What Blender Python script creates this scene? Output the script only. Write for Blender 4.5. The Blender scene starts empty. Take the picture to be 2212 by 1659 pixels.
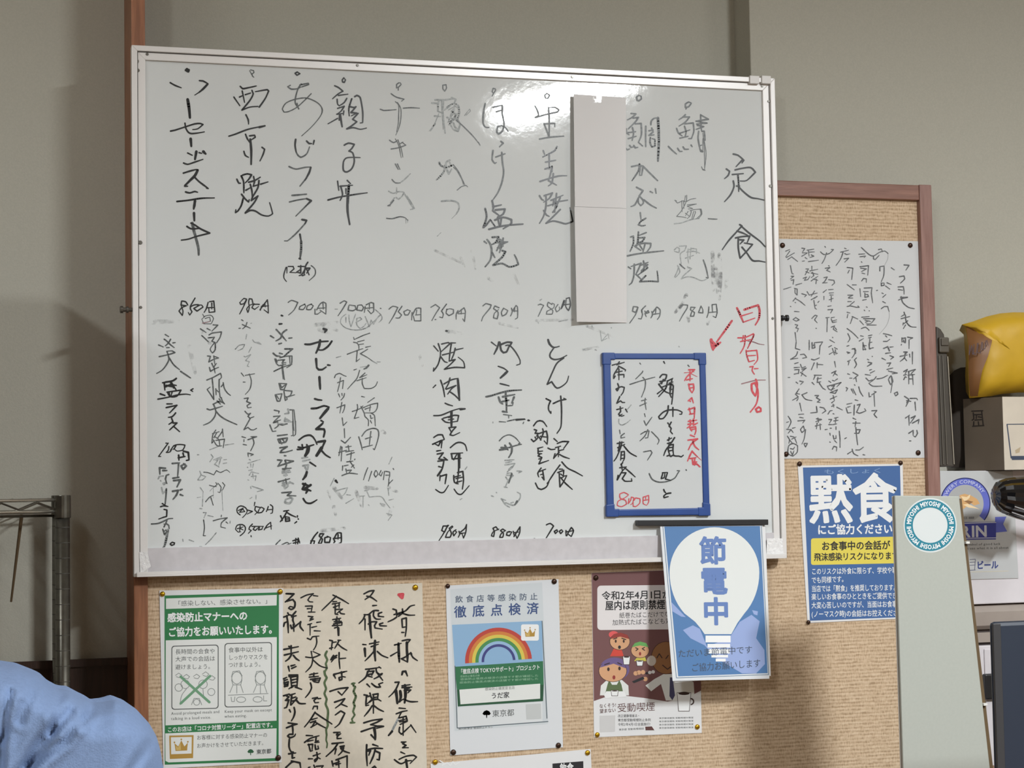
import bpy, math, random
from mathutils import Vector, Matrix
random.seed(7)
S = bpy.context.scene
COL = S.collection
R_ = math.radians
# ------------------------------------------------------------------ camera
YAW, PIT, ROL = 0.28415, 0.05823, -0.01674
FPX = 3900.0
ZT = 2.0
CX, CY, CZ = -0.24016, -3.11836, -0.77172 + ZT
fw = Vector((math.sin(YAW)*math.cos(PIT), math.cos(YAW)*math.cos(PIT), math.sin(PIT)))
rt = Vector((math.cos(YAW), -math.sin(YAW), 0))
up = rt.cross(fw)
r2 = math.cos(ROL)*rt + math.sin(ROL)*up
u2 = -math.sin(ROL)*rt + math.cos(ROL)*up
cam_d = bpy.data.cameras.new('camera')
cam = bpy.data.objects.new('camera', cam_d); COL.objects.link(cam)
cam_d.sensor_width = 36.0; cam_d.lens = FPX*36/2212
cam_d.clip_start = 0.02
M = Matrix((r2, u2, -fw)).transposed().to_4x4(); M.translation = (CX, CY, CZ)
cam.matrix_world = M
S.camera = cam
# ------------------------------------------------------------------ world, lights, exposure
S.view_settings.view_transform = 'Standard'; S.view_settings.look = 'None'
S.view_settings.exposure = 0.0; S.view_settings.gamma = 1; S.view_settings.use_curve_mapping = False
try: S.cycles.use_denoising = True
except Exception: pass
w = bpy.data.worlds.new('world'); S.world = w; w.use_nodes = True
w.node_tree.nodes['Background'].inputs[0].default_value = (0.8, 0.9, 1, 1)
w.node_tree.nodes['Background'].inputs[1].default_value = 0.3
LAMPS = [(1.69, -2.80, 150.0, 'middle', -20), (-1.0, -0.95, 5.5, 'added left', 0), (-1.7, -4.4, 150.0, 'rear', 0), (2.5, -1.6, 9.0, 'added right', 0)]  # left and right battens are added fill, brightening the upper-left and right walls
for (lx, ly, pw, nm, ra) in LAMPS:
    ld = bpy.data.lights.new('tube_light', 'AREA'); ld.shape = 'RECTANGLE'
    ld.size = 0.11; ld.size_y = 0.7; ld.energy = pw; ld.color = (0.965, 1.0, 1.02)
    lo = bpy.data.objects.new('tube_light', ld); COL.objects.link(lo)
    lo.location = (lx, ly, 2.585); lo.rotation_euler = (0, 0, math.radians(ra))

# ------------------------------------------------------------------ helpers
def lin(c):
    return tuple(((v/255)/12.92 if v/255 <= 0.04045 else ((v/255+0.055)/1.055)**2.4) for v in c)
MATS = {}
def mat(name, rgb, rough=0.6, metal=0.0, bump=0.0, bscale=200.0, var=0.0, vscale=8.0, stretch=(1,1,1), rgb2=None, coat=0.0, alpha=None, spec=0.5):
    if name in MATS: return MATS[name]
    m = bpy.data.materials.new(name); m.use_nodes = True
    nt = m.node_tree; b = nt.nodes['Principled BSDF']
    b.inputs['Roughness'].default_value = rough; b.inputs['Metallic'].default_value = metal
    b.inputs['Coat Weight'].default_value = coat; b.inputs['Specular IOR Level'].default_value = spec
    c = lin(rgb); b.inputs['Base Color'].default_value = (*c, 1)
    tc = mp = None
    if bump or var or rgb2:
        tc = nt.nodes.new('ShaderNodeTexCoord'); mp = nt.nodes.new('ShaderNodeMapping')
        mp.inputs['Scale'].default_value = stretch
        nt.links.new(tc.outputs['Object'], mp.inputs['Vector'])
    if var or rgb2:
        n = nt.nodes.new('ShaderNodeTexNoise'); n.inputs['Scale'].default_value = vscale; n.inputs['Detail'].default_value = 5
        nt.links.new(mp.outputs[0], n.inputs['Vector'])
        r = nt.nodes.new('ShaderNodeValToRGB'); r.color_ramp.elements[0].position = 0.35; r.color_ramp.elements[1].position = 0.68
        c2 = lin(rgb2) if rgb2 else tuple(min(1, v*(1+var)) for v in c)
        c1 = c if rgb2 else tuple(v*(1-var) for v in c)
        r.color_ramp.elements[0].color = (*c1, 1); r.color_ramp.elements[1].color = (*c2, 1)
        nt.links.new(n.outputs['Fac'], r.inputs[0]); nt.links.new(r.outputs[0], b.inputs['Base Color'])
    if bump:
        n2 = nt.nodes.new('ShaderNodeTexNoise'); n2.inputs['Scale'].default_value = bscale; n2.inputs['Detail'].default_value = 3
        nt.links.new(mp.outputs[0], n2.inputs['Vector'])
        bp = nt.nodes.new('ShaderNodeBump'); bp.inputs['Strength'].default_value = bump; bp.inputs['Distance'].default_value = 0.002
        nt.links.new(n2.outputs['Fac'], bp.inputs['Height']); nt.links.new(bp.outputs[0], b.inputs['Normal'])
    if alpha is not None:
        n3 = nt.nodes.new('ShaderNodeTexNoise'); n3.inputs['Scale'].default_value = 90; n3.inputs['Detail'].default_value = 6
        t3 = nt.nodes.new('ShaderNodeTexCoord'); nt.links.new(t3.outputs['Object'], n3.inputs['Vector'])
        mr = nt.nodes.new('ShaderNodeMapRange'); mr.inputs[1].default_value = 0.42; mr.inputs[2].default_value = 0.75
        mr.inputs[3].default_value = 0; mr.inputs[4].default_value = alpha
        nt.links.new(n3.outputs['Fac'], mr.inputs[0]); nt.links.new(mr.outputs[0], b.inputs['Alpha'])
    MATS[name] = m
    return m

def flat(rgb, rough=0.55):
    return mat('print_%d_%d_%d' % rgb, rgb, rough, coat=0.0)

class Pl:
    """a real plane in the room: Y = y0 + k*(Z - z0)"""
    def __init__(s, y0, k=0.0, z0=0.0): s.y0, s.k, s.z0 = y0, k, z0
    def at(s, u, v, off=0.0):
        d = fw*FPX + r2*(u-1106) - u2*(v-829.5)
        t = (s.y0 - off + s.k*(CZ - s.z0) - CY)/(d.y - s.k*d.z)
        return Vector((CX, CY, CZ)) + d*t
def at(u, v, Y): return Pl(Y).at(u, v)

def wloc(o):
    v = Vector((0, 0, 0))
    while o: v = v + o.location; o = o.parent
    return v
def link(name, verts, faces, mats, parent=None, mi=None, smooth=False, loc=None):
    me = bpy.data.meshes.new(name)
    base = wloc(parent) if parent else Vector((0, 0, 0))
    l = Vector(loc) if loc is not None else None
    off = base + (Vector((0, 0, 0)) if l is None else (l-base if parent else l))
    me.from_pydata([tuple(Vector(v)-off) for v in verts], [], faces)
    for m in (mats if isinstance(mats, (list, tuple)) else [mats]): me.materials.append(m)
    if mi:
        for p, i in zip(me.polygons, mi): p.material_index = i
    if smooth:
        for p in me.polygons: p.use_smooth = True
    me.update()
    o = bpy.data.objects.new(name, me); COL.objects.link(o)
    if parent: o.parent = parent
    o.location = off - base
    return o
def tag(o, label=None, cat=None, group=None, kind=None):
    if label: o['label'] = label
    if cat: o['category'] = cat
    if group: o['group'] = group
    if kind: o['kind'] = kind
    return o
def thing(name, label, cat, loc, group=None):
    o = bpy.data.objects.new(name, None); COL.objects.link(o); o.location = loc; o.empty_display_size = 0.05
    return tag(o, label, cat, group)

def box_g(x0, x1, y0, y1, z0, z1):
    v = [(x0,y0,z0),(x1,y0,z0),(x1,y1,z0),(x0,y1,z0),(x0,y0,z1),(x1,y0,z1),(x1,y1,z1),(x0,y1,z1)]
    f = [(0,3,2,1),(4,5,6,7),(0,1,5,4),(1,2,6,5),(2,3,7,6),(3,0,4,7)]
    return v, f
def add(G, H):
    n = len(G[0]); G[0].extend(H[0]); G[1].extend([tuple(i+n for i in f) for f in H[1]]); return G
def bevel(o, w=0.002, seg=2):
    m = o.modifiers.new('bevel', 'BEVEL'); m.width = w; m.segments = seg; m.limit_method = 'ANGLE'; return o
def box(name, x0, x1, y0, y1, z0, z1, m, parent=None, bv=0.0):
    v, f = box_g(x0, x1, y0, y1, z0, z1)
    o = link(name, v, f, m, parent)
    if bv: bevel(o, bv)
    return o
def prism(pts, y0, y1):
    """pts: world (x,z) outline, extruded from y0 (front) to y1 (back)"""
    n = len(pts)
    v = [(p[0], y0, p[1]) for p in pts] + [(p[0], y1, p[1]) for p in pts]
    f = [tuple(range(n)), tuple(range(2*n-1, n-1, -1))] + [(i, (i+n), (i+1) % n+n, (i+1) % n) for i in range(n)]
    return v, f
def tube_g(p, q, r, n=10, r1=None):
    p, q = Vector(p), Vector(q); d = (q-p).normalized()
    a = d.orthogonal().normalized(); b = d.cross(a); r1 = r if r1 is None else r1
    v = [p+(a*math.cos(t)+b*math.sin(t))*r for t in [2*math.pi*i/n for i in range(n)]]
    v += [q+(a*math.cos(t)+b*math.sin(t))*r1 for t in [2*math.pi*i/n for i in range(n)]]
    f = [(i, (i+1) % n, (i+1) % n+n, i+n) for i in range(n)] + [tuple(range(n-1, -1, -1)), tuple(range(n, 2*n))]
    return v, f
def pxquad(corners, pl, th=0.0006):
    """slab whose front lies on plane pl with the given picture corners TL TR BR BL"""
    a = [pl.at(*c) for c in corners]; b = [p+Vector((0, th, 0)) for p in a]
    v = a+b
    return v, [(3,2,1,0),(4,5,6,7),(0,1,5,4),(1,2,6,5),(2,3,7,6),(3,0,4,7)]

# ---------------------------------------------------------------- print and handwriting
LAY = 0.00012
_gl = {}
def glyph(ch, bold):
    k = (ch, bold)
    if k not in _gl:
        c = bpy.data.curves.new('t', 'FONT'); c.body = ch; c.size = 1; c.resolution_u = 2
        o = bpy.data.objects.new('t', c); COL.objects.link(o)
        dg = bpy.context.evaluated_depsgraph_get()
        m = bpy.data.meshes.new_from_object(o.evaluated_get(dg))
        gv, gf = [(v.co.x, v.co.y) for v in m.vertices], [tuple(p.vertices) for p in m.polygons]
        if bold > 0.009:
            cnt = {}
            for p in gf:
                for a_, b_ in zip(p, p[1:]+p[:1]): cnt[tuple(sorted((a_, b_)))] = cnt.get(tuple(sorted((a_, b_))), 0)+1
            done = set(); r = bold
            for (a_, b_), n_ in cnt.items():
                if n_ != 1: continue
                (xa, ya), (xb, yb_) = gv[a_], gv[b_]; dx, dy = xb-xa, yb_-ya; L = math.hypot(dx, dy)
                if L < 1e-6: continue
                ex, ey = dx/L*r*.5, dy/L*r*.5; nx, ny = -dy/L*r, dx/L*r; e = len(gv)
                zz = 1e-5+(e//4 % 8)*1.1e-5
                gv += [(xa-ex+nx, ya-ey+ny, zz), (xa-ex-nx, ya-ey-ny, zz), (xb+ex-nx, yb_+ey-ny, zz), (xb+ex+nx, yb_+ey+ny, zz)]
                gf.append((e, e+1, e+2, e+3))
        _gl[k] = (gv, gf)
        bpy.data.objects.remove(o); bpy.data.meshes.remove(m); bpy.data.curves.remove(c)
    return _gl[k]
def adv(ch):
    if ch == ' ': return 0.3
    if ord(ch) < 0x2000: return max(v[0] for v in glyph(ch, 0)[0])+0.08
    return 1.0

class Art:
    """flat print on one plane; collects shapes by part name"""
    def __init__(s, pl, ox=0, oy=0, w=2212, parent=None):
        s.pl, s.ox, s.oy, s.k, s.parent = pl, ox, oy, w/2212.0, parent
        s.parts = {}; s.layer = 1
    def P(s, x, y): return (s.ox+x*s.k, s.oy+y*s.k)
    def bucket(s, name): return s.parts.setdefault(name, ([], [], [], []))
    def _mi(s, b, m):
        if m not in b[2]: b[2].append(m)
        return b[2].index(m)
    def poly(s, pts, m, name='printed_panel', layer=None):
        b = s.bucket(name); n = len(b[0]); off = (s.layer if layer is None else layer)*LAY
        b[0].extend(s.pl.at(*s.P(*p), off) for p in pts)
        # orientation: face the room
        a = sum(pts[i][0]*pts[(i+1) % len(pts)][1]-pts[(i+1) % len(pts)][0]*pts[i][1] for i in range(len(pts)))
        idx = list(range(n, n+len(pts)))
        if a > 0: idx.reverse()
        b[1].append(tuple(idx)); b[3].append(s._mi(b, m))
    def quad(s, x0, y0, x1, y1, m, sl=0.0, **k):
        """axis quad with horizontal-edge slope sl (dy per dx)"""
        d = (x1-x0)*sl
        s.poly([(x0, y0), (x1, y0+d), (x1, y1+d), (x0, y1)], m, **k)
    def disc(s, x, y, r, m, ry=None, n=24, a0=0, a1=360, **k):
        ry = ry or r
        s.poly([(x+r*math.cos(R_(a0+(a1-a0)*i/n)), y+ry*math.sin(R_(a0+(a1-a0)*i/n))) for i in range(n+(0 if a1-a0 >= 360 else 1))], m, **k)
    def ring(s, x, y, r0, r1, m, a0=0, a1=360, n=32, sx=1.0, **k):
        for i in range(n):
            t0, t1 = R_(a0+(a1-a0)*i/n), R_(a0+(a1-a0)*(i+1)/n)
            s.poly([(x+sx*r0*math.cos(t0), y+r0*math.sin(t0)), (x+sx*r1*math.cos(t0), y+r1*math.sin(t0)), (x+sx*r1*math.cos(t1), y+r1*math.sin(t1)), (x+sx*r0*math.cos(t1), y+r0*math.sin(t1))], m, **k)
    def rrect(s, x0, y0, x1, y1, r, m, sl=0.0, **k):
        pts = []
        for cx, cy, a in ((x1-r, y0+r, -90), (x1-r, y1-r, 0), (x0+r, y1-r, 90), (x0+r, y0+r, 180)):
            for i in range(5):
                t = R_(a+22.5*i); X = cx+r*math.cos(t); pts.append((X, cy+r*math.sin(t)+(X-x0)*sl))
        s.poly(pts, m, **k)
    def text(s, st, x0, y0, x1, y1, h, m, bold=0.0, name='lettering', layer=None, upv=(-0.02, -1.0), ang=None):
        """(x0,y0)-(x1,y1): middle line of the row from left edge to right edge"""
        tot = sum(adv(c) for c in st); dx, dy = (x1-x0)/tot, (y1-y0)/tot
        pos = 0.0; b = s.bucket(name); off = (s.layer+1 if layer is None else layer)*LAY; mi = None
        for c in st:
            a = adv(c)
            if c != ' ':
                mi = s._mi(b, m)
                gv, gf = glyph(c, bold); n = len(b[0])
                for q_ in gv:
                    gx, gy = q_[0], q_[1]; of_ = off+(q_[2] if len(q_) > 2 else 0)
                    X = x0+dx*(pos+gx)-upv[0]*h*(0.38-gy)*1; Y = y0+dy*(pos+gx)-upv[1]*h*(0.38-gy)
                    b[0].append(s.pl.at(*s.P(X, Y), of_))
                for f in gf: b[1].append(tuple(i+n for i in f)); b[3].append(mi)
            pos += a
    def vtext(s, st, x0, y0, x1, y1, wd, m, bold=0.0, name='lettering', layer=None, sl=0.0):
        """vertical column: top-centre to bottom-centre"""
        n = len(st)
        for i, c in enumerate(st):
            t = (i+0.5)/n; cx, cy = x0+(x1-x0)*t, y0+(y1-y0)*t
            s.text(c, cx-wd/2, cy-sl*wd/2, cx+wd/2, cy+sl*wd/2, abs(y1-y0)/n*0.98, m, bold, name, layer)
    def arc_text(s, st, x, y, r, a0, a1, h, m, bold=0.0, name='lettering', layer=None, sx=1.0):
        b = s.bucket(name); off = (s.layer+1 if layer is None else layer)*LAY; mi = s._mi(b, m)
        tot = sum(adv(c) for c in st); pos = 0
        for c in st:
            a = adv(c)
            if c != ' ':
                gv, gf = glyph(c, bold); n = len(b[0])
                wid = abs(R_(a1-a0))*r/tot
                for q_ in gv:
                    gx, gy = q_[0], q_[1]; of_ = off+(q_[2] if len(q_) > 2 else 0)
                    th = R_(a0+(a1-a0)*(pos+gx)/tot); rr = r+(gy-0.35)*h
                    b[0].append(s.pl.at(*s.P(x+sx*rr*math.cos(th), y+rr*math.sin(th)), of_))
                for f in gf: b[1].append(tuple(i+n for i in f)); b[3].append(mi)
            pos += a
    def stroke(s, pts, wd, m, name='handwriting', layer=None, taper=True, smooth=True):
        b = s.bucket(name); off = (s.layer+1 if layer is None else layer)*LAY; mi = s._mi(b, m)
        pts = [Vector((p[0], p[1])) for p in pts]
        if len(pts) == 1: pts.append(pts[0]+Vector((1, 1)))
        n = len(pts); tan = []; sharp = []
        for i in range(n):
            if 0 < i < n-1:
                a, c = pts[i]-pts[i-1], pts[i+1]-pts[i]
                if a.length < 1e-6 or c.length < 1e-6: tan.append(Vector((0, 0))); sharp.append(True); continue
                an = a.angle(c); sharp.append(an > 1.15)
                tan.append(Vector((0, 0)) if an > 1.15 else (pts[i+1]-pts[i-1])*0.5)
            else: tan.append(Vector((0, 0))); sharp.append(True)
        L = [pts[0]]
        cur = []
        for i in range(n-1):
            seg = (pts[i+1]-pts[i]).length; k = max(1, min(6, int(seg*s.k/4))) if smooth and n > 2 else 1
            t0 = tan[i] if tan[i].length else (pts[i+1]-pts[i])*0.6; t1 = tan[i+1] if tan[i+1].length else (pts[i+1]-pts[i])*0.6
            lim = seg
            if t0.length > lim: t0 = t0*(lim/t0.length)
            if t1.length > lim: t1 = t1*(lim/t1.length)
            for j in range(1, k+1):
                t = j/k; h00 = 2*t**3-3*t**2+1; h10 = t**3-2*t**2+t; h01 = -2*t**3+3*t**2; h11 = t**3-t**2
                L.append(pts[i]*h00+t0*h10+pts[i+1]*h01+t1*h11)
        tot = sum((L[i+1]-L[i]).length for i in range(len(L)-1)) or 1
        run = 0; W = []
        for i in range(len(L)):
            if i: run += (L[i]-L[i-1]).length
            t = run/tot; f = 1.0
            if taper: f = 1.0-0.30*max(0, (t-0.6)/0.4)+0.10*math.sin(t*9+L[0].x)*0.6
            W.append(wd*0.5*f)
        base = len(b[0])
        def V(p): b[0].append(s.pl.at(*s.P(p.x, p.y), off+(len(b[1]) % 9)*1.1e-5))
        for i in range(len(L)-1):
            d = L[i+1]-L[i]
            if d.length < 1e-6: continue
            nr = Vector((-d.y, d.x)).normalized()
            e = len(b[0])
            for q in (L[i]+nr*W[i], L[i+1]+nr*W[i+1], L[i+1]-nr*W[i+1], L[i]-nr*W[i]): V(q)
            b[1].append((e, e+1, e+2, e+3)); b[3].append(mi)
        for i in range(len(L)):
            r = W[i]*0.98
            k = 8 if (i in (0, len(L)-1) or r*s.k > 1.6) else 6
            e = len(b[0])
            for j in range(k):
                t = 2*math.pi*j/k; V(L[i]+Vector((math.cos(t), math.sin(t)))*r)
            b[1].append(tuple(range(e+k-1, e-1, -1))); b[3].append(mi)
    def build(s, kind_map=None):
        out = []
        for nm, (v, f, m, mi) in s.parts.items():
            if v: out.append(link(nm, v, f, m, s.parent, mi))
        s.parts = {}
        return out

# ---------------------------------------------------------------- materials
def wall_mat():
    return mat('wall_plaster', (180, 178, 166), 0.9, bump=0.25, bscale=420, var=0.03, vscale=260)
def wood(name, a, b, vert=True):
    return mat(name, a, 0.45, rgb2=b, vscale=9, stretch=(14, 14, 1.2) if vert else (1.2, 14, 14), bump=0.12, bscale=40)
M_WALL = wall_mat()
M_POST = wood('post_wood', (132, 86, 60), (164, 110, 78))
M_STILE = wood('stile_wood', (134, 98, 88), (158, 122, 112))
M_RAIL = wood('rail_wood', (126, 88, 74), (150, 108, 92), False)
M_WAIN = wood('wainscot_wood', (44, 27, 20), (58, 36, 27))
M_ALU = mat('painted_aluminium', (232, 230, 228), 0.35, 0.15, bump=0.02, bscale=60)
M_GROOVE = mat('frame_groove', (90, 90, 90), 0.6)
M_BOARD = mat('whiteboard_enamel', (216, 220, 220), 0.05, bump=0.045, bscale=60, var=0.012, vscale=3, spec=0.5)
M_TRAY = mat('tray_metal', (200, 197, 200), 0.5, 0.1, var=0.05, vscale=60, bump=0.05, bscale=150)
M_STEEL = mat('dull_steel', (120, 118, 112), 0.35, 0.9)
M_PAPER = mat('white_paper', (226, 227, 228), 0.7, bump=0.05, bscale=30)
M_GLOSSY = mat('laminated_paper', (222, 226, 230), 0.22, bump=0.03, bscale=14, coat=0.3)
M_BEIGE = mat('beige_paper', (214, 206, 190), 0.85, var=0.03, vscale=90, bump=0.1, bscale=60)
M_BRASS = mat('brass', (205, 160, 40), 0.3, 0.85)
M_BRONZE = mat('dark_bronze', (66, 46, 36), 0.35, 0.6)
M_BLUEP = mat('blue_plastic', (40, 74, 142), 0.4, var=0.05, vscale=40)
M_BLACK = mat('black_plastic', (30, 30, 32), 0.45, var=0.1, vscale=50)
M_TAPE = mat('clear_tape', (225, 225, 225), 0.15, alpha=0.75)
# fabric: thick horizontal yarns crossed by short vertical ones
def fabric():
    m = bpy.data.materials.new('woven_burlap'); m.use_nodes = True; nt = m.node_tree; b = nt.nodes['Principled BSDF']
    b.inputs['Roughness'].default_value = 0.95; b.inputs['Specular IOR Level'].default_value = 0.1
    tc = nt.nodes.new('ShaderNodeTexCoord')
    def noise(scale, st, det=2):
        mp = nt.nodes.new('ShaderNodeMapping'); mp.inputs['Scale'].default_value = st
        n = nt.nodes.new('ShaderNodeTexNoise'); n.inputs['Scale'].default_value = scale; n.inputs['Detail'].default_value = det
        nt.links.new(tc.outputs['Object'], mp.inputs[0]); nt.links.new(mp.outputs[0], n.inputs['Vector']); return n
    a = noise(1, (45, 1, 260)); c = noise(1, (420, 1, 110)); g = noise(3, (1, 1, 1))
    wv = nt.nodes.new('ShaderNodeTexWave'); wv.wave_type = 'BANDS'; wv.bands_direction = 'Z'
    wv.inputs['Scale'].default_value = 46; wv.inputs['Distortion'].default_value = 1.6; wv.inputs['Detail'].default_value = 2; wv.inputs['Detail Scale'].default_value = 3
    nt.links.new(tc.outputs['Object'], wv.inputs['Vector'])
    def mth(op, p, q):
        x = nt.nodes.new('ShaderNodeMath'); x.operation = op
        for i, v in enumerate((p, q)):
            if isinstance(v, (int, float)): x.inputs[i].default_value = v
            else: nt.links.new(v, x.inputs[i])
        return x.outputs[0]
    h = mth('ADD', mth('MULTIPLY', wv.outputs['Fac'], 0.20), mth('ADD', mth('MULTIPLY', a.outputs['Fac'], 0.55), mth('MULTIPLY', c.outputs['Fac'], 0.65)))
    r = nt.nodes.new('ShaderNodeValToRGB'); e = r.color_ramp.elements
    e[0].position = 0.48; e[0].color = (*lin((164, 140, 112)), 1); e[1].position = 0.92; e[1].color = (*lin((216, 194, 166)), 1)
    x = r.color_ramp.elements.new(0.66); x.color = (*lin((196, 171, 142)), 1)
    nt.links.new(h, r.inputs[0]); nt.links.new(r.outputs[0], b.inputs['Base Color'])
    bp = nt.nodes.new('ShaderNodeBump'); bp.inputs['Strength'].default_value = 0.35; bp.inputs['Distance'].default_value = 0.0015
    nt.links.new(h, bp.inputs['Height']); nt.links.new(bp.outputs[0], b.inputs['Normal'])
    return m
M_FAB = fabric()

# ================================================================= STRUCTURE
YB, YR = 0.18, 0.105           # main wall, stepped-forward wall on the right
XS = at(1621, 120, YR).x
def struct(o): o['kind'] = 'structure'; return o
struct(box('wall_back', -2.6, XS, YB, YB+0.1, 0, 2.7, M_WALL))
struct(box('wall_step', XS, 3.8, YR, YB+0.1, 0, 2.7, M_WALL, bv=0.002))
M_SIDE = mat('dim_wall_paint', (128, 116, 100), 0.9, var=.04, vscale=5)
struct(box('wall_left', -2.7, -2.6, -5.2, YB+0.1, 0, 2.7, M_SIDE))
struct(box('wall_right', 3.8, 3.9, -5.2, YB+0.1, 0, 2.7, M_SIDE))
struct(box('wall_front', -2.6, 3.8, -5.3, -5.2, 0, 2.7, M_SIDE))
struct(box('ceiling', -2.7, 3.9, -5.3, YB+0.1, 2.7, 2.8, mat('ceiling_board', (214, 210, 200), 0.9)))
struct(box('floor', -2.7, 3.9, -5.3, YB+0.1, -0.1, 0, mat('floor_vinyl', (92, 76, 60), 0.6, var=0.1)))
XP0, XP1 = at(283, 0, .02).x, at(312, 0, .02).x+.001
struct(box('trim_1', XP0, XP1, 0.02, YB, 0, 2.7, M_POST, bv=0.0015))
zw = at(100, 1428, YB-.012).z
wn = struct(box('wainscot', -2.6, XP0-.0005, YB-.012, YB, 0, zw, M_WAIN))
box('wainscot_cap', -2.6, XP0-.0005, YB-.018, YB-.0125, zw-.012, zw+.001, M_WAIN, wn)

# ================================================================= CEILING LAMPS
M_TUBE = bpy.data.materials.new('lit_tube'); M_TUBE.use_nodes = True
_b = M_TUBE.node_tree.nodes['Principled BSDF']; _b.inputs['Emission Color'].default_value = (1, .98, .93, 1); _b.inputs['Emission Strength'].default_value = 9
M_LH = mat('lamp_housing', (225, 225, 220), 0.5)
for (lx, ly, pw, nm, ra) in LAMPS:
    t = thing('ceiling_lamp', 'white fluorescent batten on the ceiling, the %s one of four' % nm, 'lamp', (lx, ly, 2.7), 'fluorescent battens on the ceiling')
    box('housing', lx-.06, lx+.06, ly-.38, ly+.38, 2.64, 2.7, M_LH, t)
    for dx in (-.035, .035):
        v, f = tube_g((lx+dx, ly-.35, 2.615), (lx+dx, ly+.35, 2.615), .014, 12); link('lamp_tube', v, f, M_TUBE, t, smooth=True)
    t.rotation_euler = (0, 0, R_(ra))

# ================================================================= PINBOARD
XR0, XR1 = at(1986, 430, .02).x, at(2011, 400, .02).x
ZF1 = at(1900, 397, .02).z; ZF0 = at(1850, 428, .02).z
PB = thing('pinboard', 'large tan woven-fabric pinboard in a brown wooden frame behind the whiteboard', 'pinboard', (XP1, 0.105, 0.45))
box('fabric_panel', XP1, XR0+.002, 0.03, 0.10, 0.45, ZF0+.002, M_FAB, PB)
box('frame_top', XP1, XR0, 0.02, 0.10, ZF0, ZF1, M_RAIL, PB, bv=.0015)
box('frame_side', XR0, XR1, 0.018, 0.10, 0.45, ZF1+.001, M_STILE, PB, bv=.0015)
box('frame_bottom', XP1, XR0, 0.02, 0.10, 0.45, 0.48, M_RAIL, PB, bv=.0015)
PIN = Pl(0.03)

# ================================================================= WHITEBOARD
H = 0.909; W = 1.2; ZB = ZT-H
WB = thing('whiteboard', 'large white magnetic whiteboard with an aluminium frame, covered in a handwritten menu', 'whiteboard', (0.6, 0.02, ZB))
fwid = 0.0235
box('writing_surface', 0.012, W-.012, 0.006, 0.018, ZB+.02, ZT-.012, M_BOARD, WB)
def bar(name, quad_out, quad_in, y, m=M_ALU, yb=0.019):
    v, f = prism([quad_out[0], quad_out[1], quad_in[1], quad_in[0]], y, yb)
    return bevel(link(name, v, f, m, WB), .0008, 2)
def frame_side(name, o0, o1, i0, i1, fl=None):
    # outer raised lip, groove, inner band; o/i are mitred ends (x,z)
    def L(a, b, t): return (a[0]+(b[0]-a[0])*t, a[1]+(b[1]-a[1])*t)
    g = bar(name, (L(o0, i0, .46), L(o1, i1, .46)), (L(o0, i0, 1.0), L(o1, i1, 1.0)), 0.001)
    v, f = prism([o0, o1, L(o1, i1, .40), L(o0, i0, .40)], -0.004, 0.019)
    o = bevel(link('frame_lip', v, f, M_ALU, g), .0008, 2)
    v, f = prism([L(o0, i0, .38), L(o1, i1, .38), L(o1, i1, .48), L(o0, i0, .48)], 0.0035, 0.018)
    link('frame_groove', v, f, M_GROOVE, g)
    return g
e = fwid
frame_side('frame_top', (0, ZT), (W, ZT), (e, ZT-e), (W-e, ZT-e))
frame_side('frame_left', (0, ZB), (0, ZT), (e, ZB), (e, ZT-e))
frame_side('frame_right', (W, ZT), (W, ZB), (W-e, ZT-e), (W-e, ZB))
# marker tray
zt1 = at(600, 1177, .002).z
zl = at(600, 1222, -.01).z
tr = box('marker_tray', e*0.75, W-e*0.75, 0.0015, 0.019, ZB+.004, zt1, M_TRAY, WB, bv=.0006)
v, f = box_g(0.004, W-.004, -0.010, 0.019, ZB, ZB+.0028)
add([v, f], box_g(0.004, W-.004, -0.010, -0.0078, ZB+.0028, ZB+.0085))
bevel(link('tray_lip', v, f, M_ALU, tr), .0006, 1)
# corner pieces, screws, tape
for (x, y) in ((318,117),(772,141),(1236,166),(1646,186)):
    p = at(x, y, 0.001); v, f = tube_g(p+Vector((0,.001,0)), p+Vector((0,-.0018,0)), .0030, 10, .0022); link('screw', v, f, M_STEEL, WB)
for (x, y, r) in ((295,132,.0045),(298,152,.0035),(303,524,.0042),(304,664,.003),(1660,219,.0028),(1664,402,.0036),(1669,688,.003)):
    p = at(x, y, 0.001); v, f = tube_g(p+Vector((0,.001,0)), p+Vector((0,-.0018,0)), r, 10, r*.75); link('screw', v, f, M_STEEL, WB)
for c in ([(301,1193),(318,1192),(326,1224),(303,1240)], [(1657,1163),(1690,1163),(1693,1201),(1655,1203)]):
    A = Pl(-.0052) if c[0][0] < 900 else Pl(-.005)
    v, f = pxquad(c, A, .0005); link('corner_tape', v, f, mat('crumpled_tape', (236,236,236), .12, bump=1.0, bscale=170, var=.06, vscale=200), WB)
cp = mat('white_clip', (226, 224, 222), .4)
for (x0, x1) in ((1620, 1641), (1646, 1666)):
    a, b_ = at(x0, 165, -.008), at(x1, 181, -.008)
    o = box('corner_clip', a.x, b_.x, -.008, .012, b_.z, a.z+.002, cp, WB, bv=.001)
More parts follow.
